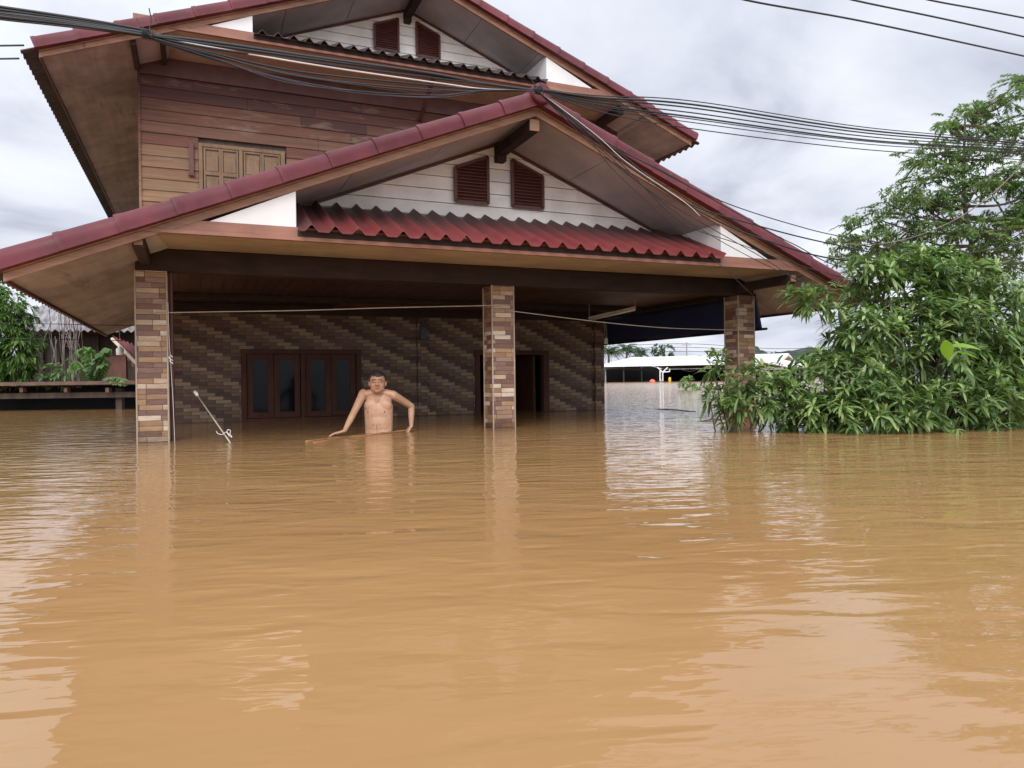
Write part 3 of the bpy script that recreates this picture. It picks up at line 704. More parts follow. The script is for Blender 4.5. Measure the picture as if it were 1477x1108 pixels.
mids = [((300, 60), (450, 82), (620, 106), .012, 0), ((300, 64), (450, 85), (620, 108), .010, 0), ((300, 69), (450, 90), (620, 112), .008, 0),
        ((330, 73), (480, 98), (640, 121), .007, 1), ((300, 75), (430, 103), (600, 121), .007, 0), ((310, 80), (430, 110), (600, 131), .006, 0),
        ((300, 83), (440, 120), (600, 140), .006, 0), ((320, 88), (430, 122), (610, 137), .004, 0), ((290, 77), (450, 112), (610, 128), .005, 0), ((300, 85), (470, 128), (620, 141), .004, 0)]
for i, (p1, p2, p3, r, w) in enumerate(mids):
    mb = MB(); wire(mb, [(210, 50+i*.4), p1, p2, p3, (700, 127+i*.6 if i > 2 else 121), (776, 131)], r, jit=.012)
    mb.build('strand', MT['cablew'] if w else (MT['cable'] if i < 6 else MT['cableg']), cb_, smooth=True)
for i, (ya, yb, yc, r) in enumerate(((146, 184, 204, .005), (151, 188, 207, .009), (156, 192, 210, .007), (163, 197, 214, .006), (169, 202, 217, .008), (177, 208, 222, .0045), (186, 216, 231, .005), (172, 204, 219, .005))):
    mb = MB(); wire(mb, [(772, 128), (860, 128+(ya-128)*.55), (1000, ya), (1250, yb), (1477, yc), (1640, yc+18)], r, jit=.012, e1=14); mb.build('strand', MT['cable'], cb_, smooth=True)
for j, (x, y) in enumerate(((212, 50), (776, 130))):
    c0 = onY(x, y, -1.5); mb = MB()
    for i in range(7):
        a_ = i*.9; mb.tube(curve_pts([c0+np.array([-.03+.012*i, .03*math.cos(a_+t), .035*math.sin(a_+t)]) for t in np.linspace(0, 5.5, 8)], 16), .004, 5)
    e1 = onY(x-15, y-23, -1.5); e2 = onY(x+3, y-38 if j == 0 else y-12, -1.5)
    mb.tube(curve_pts([c0, c0+(e1-c0)*.5+(.01, 0, -.01), e1], 8), .004, 5); mb.tube(curve_pts([c0, c0+(e2-c0)*.5+(.02, 0, .0), e2], 8), .004, 5)
    mb.build('tie', MT['cable'], cb_)
drops = [([(778, 133), (840, 185), (900, 235), (1000, 300), (1100, 345), (1240, 378), (1477, 380)], .008, 'thickest black service cable sagging down along the right front roof edge'),
         ([(778, 133), (830, 172), (905, 230), (985, 290), (1080, 322), (1200, 352), (1330, 372), (1477, 352)], .007, 'black service cable passing just above the thickest drop cable at right'),
         ([(779, 134), (850, 190), (940, 240), (1040, 290), (1150, 326), (1240, 347), (1477, 395)], .005, 'thin cable drooping from the gable knot into the mango leaves'),
         ([(779, 134), (850, 195), (950, 244), (1050, 300), (1140, 350), (1250, 390), (1477, 372)], .005, 'thin cable reaching the feathery tree behind the mango'),
         ([(776, 133), (850, 205), (930, 270), (1010, 320), (1100, 372), (1150, 405)], .004, 'thin wire lying along the wooden barge board at right'),
         ([(777, 134), (840, 185), (880, 240), (950, 305), (1020, 365), (1090, 430)], .003, 'thin wire crossing the right gable soffit down to the pent roof'),
         ([(777, 134), (830, 175), (900, 240), (980, 318), (1060, 350), (1240, 405), (1477, 430)], .004, 'lowest thin cable running past the right roof tip'),
         ([(778, 135), (850, 200), (935, 275), (1010, 330), (1100, 380), (1200, 425)], .0035, 'faint wire hugging the right red rake tiles')]
for pts, r, lb in drops:
    mb = MB(); wire(mb, pts, r, Y=-1.42, n=60, e1=8 if pts[-1][0] > 1400 else 0); tag(mb.build('service_cable', MT['cable'], smooth=True), lb, 'cable', 'service cables hanging from the knot at the gable tip')
mb = MB(); wire(mb, [(780, 134), (860, 195), (905, 235), (985, 290), (1010, 312)], .0035, Y=-1.46); tag(mb.build('service_cable', MT['cablew'], smooth=True), 'pale white service cable beside the black ones on right roof', 'cable', 'service cables hanging from the knot at the gable tip')
for pts, lb in (([(1010, -22), (1075, 0), (1250, 32), (1477, 81), (1600, 108)], 'lowest of three black wires crossing the top right sky'),
                ([(1140, -24), (1230, 0), (1350, 25), (1477, 53), (1600, 82)], 'middle of three black wires crossing the top right sky'),
                ([(1240, -24), (1340, 0), (1410, 13), (1477, 26), (1600, 50)], 'highest of three black wires crossing the top right sky')):
    mb = MB(); wire(mb, pts, .009, Y=-1.9, e0=14, e1=14); tag(mb.build('power_line', MT['cable'], smooth=True), lb, 'wire', 'power lines in the top right sky')
for y0, lb in ((66, 'upper of two short thin wires left of the top eave'), (85, 'lower of two short thin wires left of the top eave')):
    mb = MB(); mb.tube([onY(-60, y0, 4.5), onY(0, y0, 4.2), onY(34 if y0 < 70 else 27, y0-.5, 3.9)], .012, 6); tag(mb.build('stub_wire', MT['cable']), lb, 'wire')
for y0, lb in ((467, 'upper thin wire crossing beneath the left eave'), (489, 'lower thin wire crossing beneath the left eave')):
    mb = MB(); mb.tube([onY(-80, y0-2, 1.5), onY(60, y0, 1.5), onY(200, y0+3, 1.5)], .0035, 5); tag(mb.build('low_wire', MT['cable']), lb, 'wire')
mb = MB(); mb.tube(curve_pts([at(1500, 205, 9), at(1478, 232, 9), at(1440, 272, 9.1), at(1390, 310, 9.2), at(1330, 338, 9.3), at(1270, 352, 9.4), at(1215, 352, 9.5)], 40), .007, 6)
tag(mb.build('pale_vine', MT['drystem'], smooth=True), 'pale bare vine stem hanging in a curve across the feathery tree', 'vine')

# ---------------------------------------------------------------- foliage
def leaves_mesh(name, base, dirs, length, width, droop, mats, parent=None, fold=.25, prof=(.0, .75, 1., .8, .0), segs=4):
    """lance shaped leaves with a midrib fold and a drooping tip; arrays of n"""
    n = len(base); dirs = dirs/np.linalg.norm(dirs, axis=1)[:, None]
    upv = np.tile(np.array([0, 0, 1.]), (n, 1))+RNG.normal(0, .25, (n, 3))
    side = np.cross(dirs, upv); side /= (np.linalg.norm(side, axis=1)[:, None]+1e-9)
    nrm = np.cross(side, dirs)
    V = np.zeros((n, segs+1, 3, 3))
    for i in range(segs+1):
        t = i/segs; w = width*prof[i]*.5
        c = base+dirs*(length*t)[:, None]-np.array([0, 0, 1.])*(droop*length*t*t)[:, None]
        V[:, i, 1] = c; V[:, i, 0] = c+side*w[:, None]+nrm*(w*fold)[:, None]; V[:, i, 2] = c-side*w[:, None]+nrm*(w*fold)[:, None]
    V[:, 0, 0] = V[:, 0, 1]+side*(width*.03)[:, None]; V[:, 0, 2] = V[:, 0, 1]-side*(width*.03)[:, None]
    V[:, segs, 0] = V[:, segs, 1]+side*(width*.03)[:, None]; V[:, segs, 2] = V[:, segs, 1]-side*(width*.03)[:, None]
    q = []
    for i in range(segs):
        for j in range(2):
            a = i*3+j; q.append((a, a+1, a+4, a+3))
    q = np.array(q); per = (segs+1)*3
    Fc = (q[None]+(np.arange(n)*per)[:, None, None]).reshape(-1, 4)
    me = bpy.data.meshes.new(name); VV = V.reshape(-1, 3)
    if parent is not None: VV = VV-np.array(parent.location)
    me.vertices.add(len(VV)); me.vertices.foreach_set('co', VV.ravel())
    me.loops.add(Fc.size); me.loops.foreach_set('vertex_index', Fc.ravel().astype(np.int32))
    me.polygons.add(len(Fc)); me.polygons.foreach_set('loop_start', np.arange(0, Fc.size, 4, dtype=np.int32)); me.polygons.foreach_set('loop_total', np.full(len(Fc), 4, dtype=np.int32))
    me.polygons.foreach_set('use_smooth', np.ones(len(Fc), dtype=bool))
    me.materials.append(mats); me.update(calc_edges=True); me.validate()
    o = bpy.data.objects.new(name, me); COL.objects.link(o)
    if parent is not None: o.parent = parent
    return o
def rand_dirs(n):
    d = RNG.normal(size=(n, 3)); return d/np.linalg.norm(d, axis=1)[:, None]
def lumps_points(lumps, dens, minz=.03, shell=.55):
    """points near the surface of overlapping ellipsoids; returns points and outward dirs"""
    P = []; D = []
    for (c, rx, rz, ry) in lumps:
        k = int(dens*(rx*rz+rx*ry+ry*rz)); d = rand_dirs(k)
        rad = shell+(1-shell)*RNG.random(k)**.6
        rad *= 1+.16*np.sin(d[:, 0]*7+d[:, 2]*5+c[0]*3)+.10*np.sin(d[:, 1]*11+d[:, 2]*9)
        loc = RH[None]*(d[:, :1]*rx)+FH[None]*(d[:, 1:2]*ry)+np.array([0, 0, 1.])[None]*(d[:, 2:]*rz)
        P.append(np.array(c)+loc*rad[:, None]); D.append(RH[None]*d[:, :1]+FH[None]*d[:, 1:2]+np.array([0, 0, 1.])*d[:, 2:])
    P = np.concatenate(P); D = np.concatenate(D); m_ = P[:, 2] > minz
    return P[m_], D[m_]
def whorls(P, D, k, L, Wd, droop, up_bias=.35, spread=(.5, 1.15)):
    n = len(P); ax = D+np.array([0, 0, up_bias]); ax /= np.linalg.norm(ax, axis=1)[:, None]
    kk = np.repeat(np.arange(n), k); ax = ax[kk]; N_ = len(kk)
    a = np.cross(ax, rand_dirs(n)[kk]); a /= np.linalg.norm(a, axis=1)[:, None]; b = np.cross(ax, a)
    ph = np.tile(np.arange(k)*2.4, n)+RNG.normal(0, .3, N_); th = RNG.uniform(*spread, N_)
    d = ax*np.cos(th)[:, None]+(a*np.cos(ph)[:, None]+b*np.sin(ph)[:, None])*np.sin(th)[:, None]
    sc = (RNG.uniform(.75, 1.2, n))[kk]
    base = P[kk]+ax*(RNG.uniform(-.03, .02, N_))[:, None]
    return base, d, L*sc*RNG.uniform(.75, 1.15, N_), Wd*sc*RNG.uniform(.8, 1.15, N_), droop*RNG.uniform(.6, 1.5, N_)
def stems(mb, root, P, every, r0=.03, r1=.006):
    for i in range(0, len(P), every):
        e = P[i]; m1 = root+(e-root)*.5+RNG.normal(0, .06, 3)+np.array([0, 0, -.05])
        mb.tube(curve_pts([root+RNG.normal(0, .03, 3), m1, e], 8), [r0*(1-t)+r1*t for t in np.linspace(0, 1, 9)][:len(curve_pts([root, m1, e], 8))], 5)
def lump(px, py, dep, rx, ry, rd=None):
    k = dep/F; return (at(px, py, dep), rx*k, ry*k, (rd or min(rx, ry*1.4))*k)
bl = [lump(1330, 520, 7.5, 135, 95, 110), lump(1205, 555, 7.0, 85, 60, 70), lump(1300, 425, 7.8, 95, 58, 70), lump(1430, 470, 7.7, 105, 80, 90),
      lump(1175, 432, 7.2, 48, 22, 24), lump(1110, 570, 6.9, 42, 42, 40), lump(1400, 585, 6.9, 100, 45, 60), lump(1265, 595, 6.7, 120, 40, 60),
      lump(1262, 392, 7.5, 34, 22, 24), lump(1480, 560, 7.4, 90, 90, 80), lump(1550, 500, 7.8, 110, 100, 90), lump(1180, 600, 6.8, 70, 32, 50)]
bl += [lump(1330, 380, 7.9, 60, 26, 40), lump(1240, 480, 7.2, 50, 36, 46), lump(1385, 400, 7.9, 60, 34, 50)]
P_, D_ = lumps_points(bl, 215, .02, .35)
mg = thing('mango_tree', 'dense bushy mango tree half under water beside the right pillar', 'tree', tuple(at(1330, 620, 7.6)*np.array([1, 1, 0])))
b_ = whorls(P_, D_, 12, .142, .030, .28, .75, (.75, 1.5)); leaves_mesh('crown', *b_, MT['mango'], mg)
mb = MB(); root = np.array(mg.location)+(0, 0, -.2); stems(mb, root, P_, 30, .03, .005)
mb.tube([root-(0, 0, 1), root+(0, 0, .3)], [.11, .09], 10); mb.build('trunk', MT['bark'], mg)
bl = [lump(1040, 552, 7.1, 26, 34, 22), lump(1062, 590, 6.9, 26, 24, 22), lump(1030, 525, 7.2, 16, 14, 14), lump(1095, 560, 6.7, 40, 34, 24)]
P2, D2 = lumps_points(bl, 260, .04)
sh = thing('young_mango', 'small leafy sapling growing out of the water against the right pillar', 'sapling', tuple(at(1062, 617, 6.9)*np.array([1, 1, 0])))
leaves_mesh('leaves', *whorls(P2, D2, 9, .13, .028, .3, .7, (.7, 1.45)), MT['mango'], sh)
mb = MB(); stems(mb, np.array(sh.location)+(0, 0, -.3), P2, 9, .014, .004); mb.build('stem', MT['bark'], sh)
# big yellow green leaves of a plant inside the mango
yl = thing('yellow_green_plant', 'few broad yellow green leaves poking out of the mango crown', 'plant', tuple(at(1370, 520, 6.55)))
for (x, y, dx, dy, L, Wd) in ((1368, 520, -.25, 1., .26, .11), (1368, 500, 1., .12, .26, .075), (1375, 508, 1., -.08, .2, .07)):
    d0 = RH*dx+np.array([0, 0, dy])-FH*.25
    leaves_mesh('leaf', at(x, y, 6.5)[None], d0[None], np.array([L]), np.array([Wd]), np.array([.25]), MT['yleaf'], yl, prof=(.05, .8, 1., .7, 0))
# feathery tree
def feather_tree(name, label, pads, dep, root_px, top_px, n_leaf, leaf_L, mat, parent_cat='tree', trunk_r=.085):
    base = at(*root_px, dep); base[2] = -.3
    tr = thing(name, label, parent_cat, (base[0], base[1], 0)); k = dep/F
    B = []; Dd = []; LL = []; mb = MB(); top = at(*top_px, dep)
    tp_ = curve_pts([base, base+(top-base)*.35+RH*.15, base+(top-base)*.7-RH*.1, top], 24)
    mb.tube(tp_, [trunk_r*(1-.85*i/(len(tp_)-1)) for i in range(len(tp_))], 8)
    area = sum(a[2]*a[3] for a in pads)
    for (cx, cy, rx, ry) in pads:
        dz = RNG.uniform(-1, 1)*max(rx, 40)*k*.8
        c = at(cx, cy, dep)+FH*dz
        j = min(range(len(tp_)), key=lambda i: abs(tp_[i][2]-(c[2]-rx*k*.35)))
        mb.tube(curve_pts([tp_[j], (tp_[j]+c)/2+(0, 0, -.12), c], 8), [.028*(1-.7*t) for t in np.linspace(0, 1, 9)], 5)
        nf = max(10, int(n_leaf*rx*ry/area/34))
        for q in range(nf):        # each frond: a drooping rachis with paired leaflets
            d = rand_dirs(1)[0]; st = c+(RH*d[0]*rx+np.array([0, 0, 1])*d[2]*ry)*k*RNG.uniform(.1, .95)+FH*d[1]*rx*k*.6
            out = (st-c); out /= np.linalg.norm(out)+1e-6; ax = out*.55+rand_dirs(1)[0]*.8; ax[2] = ax[2]*.45+.10; ax /= np.linalg.norm(ax)
            Lf = RNG.uniform(.22, .42); sd = np.cross(ax, (0, 0, 1)); sd /= np.linalg.norm(sd)+1e-6
            if q % 5 == 0: mb.tube([c, (c+st)/2+(0, 0, -.03), st+ax*Lf*.5], [.012, .008, .003], 4)
            for i in range(17):
                t = (i+1)/18; p_ = st+ax*Lf*t-np.array([0, 0, .35*Lf*t*t])
                for s in (-1, 1):
                    B.append(p_); Dd.append(ax*.55+sd*s*.8+np.array([0, 0, -.15+RNG.normal(0, .12)])); LL.append(leaf_L*(1-.55*abs(t-.4))*RNG.uniform(.8, 1.2))
    lm = []
    for (cx, cy, rx, ry) in pads:
        for _ in range(4):
            a_ = RNG.uniform(0, 2*PI); q_ = RNG.uniform(.2, .75)
            lm.append(lump(cx+math.cos(a_)*rx*q_, cy+math.sin(a_)*ry*q_, dep+RNG.uniform(-.7, .7), rx*.46, ry*.50, rx*.42))
    Pf, Df = lumps_points(lm, 150, .5, .15)
    wb, wd, wl, ww, wdr = whorls(Pf, Df, 8, leaf_L*.95, .02, .5, .3, (.6, 1.6))
    B = np.concatenate([np.array(B), wb]); Dd = np.concatenate([np.array(Dd), wd]); LL = np.concatenate([np.array(LL), wl])
    leaves_mesh('crown', B, Dd, LL, LL*.36, np.full(len(B), .25), mat, tr, segs=2, prof=(.1, 1., 0.))
    mb.build('trunk', MT['bark'], tr)
    return tr
pads = [(1225, 345, 34, 12), (1370, 215, 44, 20), (1420, 190, 44, 22), (1400, 265, 56, 22), (1340, 300, 60, 20), (1440, 350, 60, 26), (1300, 350, 60, 18), (1390, 345, 70, 22), (1480, 280, 50, 40), (1215, 375, 30, 9), (1270, 300, 30, 10), (1395, 160, 38, 18), (1365, 185, 34, 16), (1440, 150, 36, 16), (1460, 190, 34, 20), (1480, 130, 30, 16), (1350, 218, 40, 14), (1405, 225, 50, 18), (1345, 255, 42, 14),
        (1300, 285, 46, 15), (1255, 320, 44, 12), (1360, 285, 48, 16), (1425, 270, 44, 22), (1470, 250, 36, 30), (1235, 352, 38, 11), (1290, 335, 46, 14), (1340, 325, 50, 16), (1400, 325, 52, 18),
        (1460, 320, 46, 26), (1320, 365, 60, 16), (1390, 375, 60, 18), (1455, 385, 50, 20), (1240, 372, 30, 10), (1500, 170, 40, 24), (1520, 300, 60, 60), (1470, 215, 30, 20), (1385, 245, 40, 14), (1330, 232, 24, 9), (1475, 112, 22, 10), (1540, 200, 50, 40)]
feather_tree('feathery_tree', 'tall airy tree with layered feathery foliage behind the mango at right', pads, 12.5, (1420, 640), (1392, 165), 26000, .085, MT['feather'])
# left mango behind the low shed
def drooping_tree(name, label, lumps, root, dens, L, Wd, mat, k=9):
    P, D = lumps_points(lumps, dens, .4); t_ = thing(name, label, 'tree', (root[0], root[1], 0))
    leaves_mesh('crown', *whorls(P, D, k, L, Wd, .6, .2), mat, t_)
    mb = MB(); stems(mb, np.array([root[0], root[1], .3]), P, 25, .05, .012); mb.tube([(root[0], root[1], -.8), (root[0], root[1], .6)], [.16, .12], 8); mb.build('trunk', MT['bark'], t_)
rl = at(-20, 560, 16.2)
drooping_tree('drooping_mango', 'bright green tree with hanging leaves at far left behind the low shed', [lump(-12, 490, 16.2, 58, 62, 50), lump(15, 450, 16.2, 30, 34, 28), lump(25, 510, 16.0, 30, 38, 26), lump(-25, 435, 16.4, 40, 30, 30), lump(-80, 480, 16.5, 60, 80, 50)], rl, 210, .15, .04, MT['mango2'])

# ---------------------------------------------------------------- left background
def quadbox(mb, c0, c1, thick, mi=0):
    pass
def pbox(mb, px0, px1, py0, py1, dep, thick, mi=0, skew=0.):
    """upright box whose front face spans the given picture span at a depth, built square to the house axes of the neighbour"""
    a = at(px0, py1, dep); b = at(px1, py1, dep+skew); h = at(px0, py0, dep)[2]-a[2]
    d = FH*thick
    mb.prism([a, b*np.array([1, 1, 0])+np.array([0, 0, a[2]]), b*np.array([1, 1, 0])+np.array([0, 0, a[2]+h]), a+np.array([0, 0, h])], d, mi)
low = thing('low_shed', 'low dark shed with a thin flat rusty roof half drowned at left', 'shed', tuple(at(60, 592, 15.2)*np.array([1, 1, 0])))
mb = MB(); pbox(mb, -180, 215, 554, 559, 15.2, 2.6); mb.build('roof', MT['rust'], low)
mb = MB(); pbox(mb, -180, 215, 570, 578, 15.5, .08); mb.build('rail', MT['oldwood'], low)
mb = MB(); pbox(mb, -180, 215, 560, 600, 17.2, .1); mb.build('dark_back_panel', MT['black'], low)  # near-black panel stands in for the dark beneath the shed roof
for x in (-60, 28, 92, 152):
    mb = MB(); pbox(mb, x, x+5, 559.5, 566, 15.3, .12); mb.build('rafter_end', MT['rust'], low)
for x in (-100, 167, 205):
    mb = MB(); pbox(mb, x, x+9, 560, 600, 15.62, .12); mb.build('post', MT['oldwood'], low)
nb = thing('neighbour_house', 'old dark wooden house with a grey corrugated roof behind the low shed', 'house', tuple(at(120, 560, 19.5)*np.array([1, 1, 0])))
mb = MB(); pbox(mb, 30, 260, 478, 575, 19.5, 3.5); mb.build('wall', MT['oldwood'], nb)
mb = MB(); pbox(mb, 30, 260, 474, 483, 19.2, .2); mb.build('eave_beam', MT['oldwood'], nb)
mb = MB(); pbox(mb, 150, 182, 514, 552, 19.42, .06); w_ = mb.build('window', MT['redpanel'], nb)
mb = MB()
for x in (150, 160, 171, 181): pbox(mb, x, x+2.2, 512, 554, 19.34, .06)
for y in (513, 526, 540, 552): pbox(mb, 150, 182, y, y+2, 19.30, .03)
mb.build('frame', MT['oldwood'], w_)
for x in (60, 84, 140):
    mb = MB(); pbox(mb, x, x+3, 484, 560, 19.38, .08); mb.build('post', MT['oldwood'], nb)
mb = MB(); e0 = at(38, 476, 18.6); e1 = at(260, 478, 18.6); r0 = at(52, 441, 21.0); r1 = at(250, 441, 21.0)
n = 170; vt = []
for i in range(n+1):
    t = i/n; w = .03*math.cos(i*PI/4)
    for f in (0, 1):
        p_ = (e0+(e1-e0)*t)*(1-f)+(r0+(r1-r0)*t)*f; vt.append((p_[0], p_[1], p_[2]+w))
mb.add(vt+[(a, b, c-.02) for a, b, c in vt], [(2*i, 2*i+1, 2*i+3, 2*i+2) for i in range(n)]+[(2*(n+1)+2*i, 2*(n+1)+2*i+2, 2*(n+1)+2*i+3, 2*(n+1)+2*i+1) for i in range(n)]+[(2*i, 2*i+2, 2*(n+1)+2*i+2, 2*(n+1)+2*i) for i in range(n)])
mb.build('roof', MT['grey'], nb, smooth=True)
# dry stems and small shrubs on the low roof
ds = thing('dry_stems', 'tangle of bare grey upright stems in front of the grey roof', 'shrub', tuple(at(105, 558, 16.5)))
mb = MB()
for i in range(28):
    x = random.gauss(100, 14); y1 = random.uniform(440, 500); xt = x+random.gauss(0, 9)
    a = at(x, 560, 16.5+random.uniform(-.4, .4)); b = at(xt, y1, 16.5+random.uniform(-.4, .4)); m_ = (a+b)/2+RNG.normal(0, .07, 3)
    mb.tube(curve_pts([a, m_, b], 8), .009, 4)
    if i % 2 == 0: mb.tube([m_, m_+(b-m_)*.5+RNG.normal(0, .14, 3)], .007, 4)
mb.build('stems', MT['drystem'], ds)
P3, D3 = lumps_points([lump(82, 540, 16.3, 22, 14), lump(60, 548, 16.2, 26, 8), lump(100, 530, 16.3, 14, 14)], 90, .1)
leaves_mesh('leaves', *whorls(P3, D3, 5, .14, .05, .5), MT['pale'], ds)
bn = thing('banana_plant', 'banana plant with torn drooping fronds rising above the low shed', 'plant', tuple(at(135, 558, 15.8)))
def frond(parent, pts, wid, mat, n=26, tear=.35):
    """long leaf of many blade strips either side of an arched midrib"""
    P = curve_pts(pts, n); B = []; D = []; L = []
    for i in range(1, len(P)-1):
        t = i/(len(P)-1); ax = P[i+1]-P[i-1]; ax /= np.linalg.norm(ax); sd = np.cross(ax, (0, 0, 1)); sd /= np.linalg.norm(sd)+1e-6
        for s in (-1, 1):
            B.append(P[i]); D.append(sd*s*.8+ax*.35+np.array([0, 0, -.35-.3*random.random()])); L.append(wid*math.sin(PI*min(1, t*.9+.1))**.6*random.uniform(.75, 1.1))
    L = np.array(L); step = np.linalg.norm(P[1]-P[0])
    leaves_mesh('frond', np.array(B), np.array(D), L, np.full(len(L), step*1.5), np.full(len(L), .3), mat, parent, segs=2, prof=(1., 1., .3))
    mb = MB(); mb.tube(P, [.02*(1-.7*i/len(P)) for i in range(len(P))], 5); mb.build('midrib', MT['pale'], parent)
for pts in ([(135, 556), (128, 520), (118, 503), (108, 512)], [(133, 556), (140, 520), (152, 502), (158, 515)], [(130, 556), (120, 530), (108, 522), (98, 540)], [(136, 556), (146, 530), (152, 520), (148, 545)], [(134, 556), (133, 525), (130, 505), (122, 500)]):
    frond(bn, [at(x, y, 15.8+random.uniform(-.25, .25)) for x, y in pts], .17, MT['pale'])
bh = thing('banana_leaves', 'flat cut banana leaves lying on the edge of the low roof', 'leaves', tuple(at(168, 553, 15.3)))
for pts in ([(186, 552), (170, 545), (152, 546), (146, 553)], [(150, 550), (166, 548), (180, 547), (188, 551)], [(160, 553), (172, 551), (184, 555)]):
    frond(bh, [at(x, y, 15.25) for x, y in pts], .11, MT['pale'], 16)
# jug hanging from the eave and flap of roofing
jg = thing('plastic_jug', 'whitish plastic jug hanging under the lower left eave', 'jug', tuple(at(173, 506, 11.5)))
c0 = at(173, 506, 11.5); mb = MB(); mb.tube([c0+(0, 0, -.07), c0+(0, 0, -.06), c0+(0, 0, .03), c0+(0, 0, .05), c0+(0, 0, .07)], [.04, .055, .055, .03, .02], 12); mb.build('body', MT['whitep'], jg, smooth=True)
mb = MB(); mb.tube([c0+(0, 0, .07), c0+(0, 0, .3)], .003, 4); mb.build('string', MT['cablew'], jg)
mb = MB(); mb.tube([at(162, 489, 12.3), at(200, 527, 11.2)], .028, 8); tag(mb.build('pale_pole', MT['creamp']), 'pale pole slanting down from the left eave to the pillar', 'pole')
mb = MB(); vt = []
A0, A1, B0, B1 = at(163, 486, 12.4), at(200, 500, 11.6), at(166, 492, 12.3), at(204, 545, 11.2)
for i in range(41):
    t = i/40; w = .02*math.cos(i*PI/3)
    for f in (0, 1):
        p_ = (A0+(A1-A0)*t)*(1-f)+(B0+(B1-B0)*t)*f; vt.append((p_[0], p_[1], p_[2]+w))
mb.add(vt, [(2*i, 2*i+1, 2*i+3, 2*i+2) for i in range(40)])
o = tag(mb.build('roof_flap', MT['roofred']), 'dark red corrugated sheet sloping beyond the left pillar', 'sheet'); md = o.modifiers.new('s', 'SOLIDIFY'); md.thickness = .01

# ---------------------------------------------------------------- far right background
def far_shed(name, label, g0, g1, dep0, dep1, dep2, x2, ys, walls=True):
    """white roofed open shed: gable end g0..g1, long side g1..x2"""
    y_e, y_r = ys; t_ = thing(name, label, 'shed', tuple(at((g0+g1)/2, 548, dep0)*np.array([1, 1, 0])))
    A = at(g0, y_e, dep0); B = at(g1, y_e, dep1); ze = A[2]; B[2] = ze
    Cc = at(x2, y_e, dep2); Cc[2] = ze; Dd = A+(Cc-B); R0 = A*.62+B*.38; R0[2] = at(g0+(g1-g0)*.27, y_r, R0@fw-C@fw)[2]; R1 = R0+(Cc-B)
    ov = (A-B)/np.linalg.norm(A-B)*.5
    mb = MB(); th = np.array([0, 0, .35])
    mb.prism([A+ov, R0, R1, Dd+ov], -th); mb.prism([B-ov, Cc-ov, R1+(0, 0, .02), R0+(0, 0, .02)], -th); mb.build('roof', MT['shedroof'], t_)
    lw = np.array([0, 0, 1.])
    mb = MB()
    def wall(p, q, z0, z1, mi=0): mb.prism([(p[0], p[1], z0), (q[0], q[1], z0), (q[0], q[1], z1), (p[0], p[1], z1)], FH*.2, mi)
    inA = A+(B-A)*.03; inB = A+(B-A)*.97
    wall(inA+FH*3, inB+FH*3, -.5, ze-.1); wall(inB+FH*.5, Cc, -.5, ze-.4); mb.build('net_wall', MT['shednet'], t_)
    mb = MB(); mb.prism([inA+FH*3+(0, 0, -.1), inB+FH*3+(0, 0, -.1), (R0+FH*3)-(0, 0, .5)], FH*.2); mb.build('gable_net', MT['shednet'], t_)
    for s in (0.02, .27, .56, .98):
        p = A+(B-A)*s; mb = MB(); mb.prism([(p[0]-.1, p[1], -.5), (p[0]+.1, p[1], -.5), (p[0]+.1, p[1], ze+.1), (p[0]-.1, p[1], ze+.1)], FH*.3); mb.build('post', MT['concrete'], t_)
    for s in (.2, .4, .6, .8, .99):
        p = B+(Cc-B)*s; mb = MB(); mb.prism([(p[0]-.07, p[1], -.5), (p[0]+.07, p[1], -.5), (p[0]+.07, p[1], ze-.35), (p[0]-.07, p[1], ze-.35)], -FH*.2); mb.build('post', MT['concrete'], t_)
    mb = MB(); p, q = A+(0, 0, -.5), B+(0, 0, -.5); mb.bar(p, q, .2, .25); mb.build('tie_beam', MT['concrete'], t_)
    return t_
far_shed('market_shed', 'long white roofed open shed with dark sides across the flood', 871, 958, 104, 138, 128, 1152, (526, 516))
far_shed('distant_shed', 'low white roofed shed glimpsed right of the right pillar', 1085, 1130, 90, 86, 88, 1158, (527, 519))
wb = thing('forked_mast', 'white forked steel mast standing at the corner of the long shed', 'mast', tuple(at(955, 549, 92)*np.array([1, 1, 0])))
for pts in ([(956, 550), (956, 537), (948, 530)], [(956, 537), (963, 530)], [(952, 549), (952, 534)], [(956, 537), (966, 536), (966, 532)]):
    mb = MB(); mb.tube([at(x, y, 92) for x, y in pts], .07, 6); mb.build('branch', MT['whitep'], wb)
c = at(941, 549, 90); mb = MB(); k = 90/F
mb.tube([c*np.array([1, 1, 0])+(0, 0, -.1), c*np.array([1, 1, 0])+(0, 0, .22), c*np.array([1, 1, 0])+(0, 0, .36), c*np.array([1, 1, 0])+(0, 0, .40)], [.40, .34, .17, .04], 10)
tag(mb.build('orange_heap', MT['orange'], smooth=True), 'orange plastic heap floating in front of the long shed', 'heap')
c = at(966, 549, 90)*np.array([1, 1, 0]); mb = MB(); mb.tube([c-(0, 0, .2), c+(0, 0, .3), c+(0, 0, .55), c+(0, 0, .62)], [.15, .17, .14, .06], 10)
tag(mb.build('yellow_drum', MT['yellow'], smooth=True), 'yellow drum by the white forked mast', 'drum')
sb = thing('small_bush', 'small pale green bush rising out of open water before the long shed', 'bush', tuple(at(998, 562, 31)*np.array([1, 1, 0])))
Pb, Db = lumps_points([lump(990, 553, 31, 10, 10), lump(1003, 560, 30.5, 15, 6)], 110, .03)
leaves_mesh('leaves', *whorls(Pb, Db, 7, .17, .06, .4), MT['pale'], sb)
mb = MB()
for i in range(11):
    p_ = at(982+i*2.6, 532.5+3.2*math.sin(PI*i/10), 112); mb.tube([p_-(0, 0, .07), p_, p_+(0, 0, .07)], [.05, .10, .05], 6)
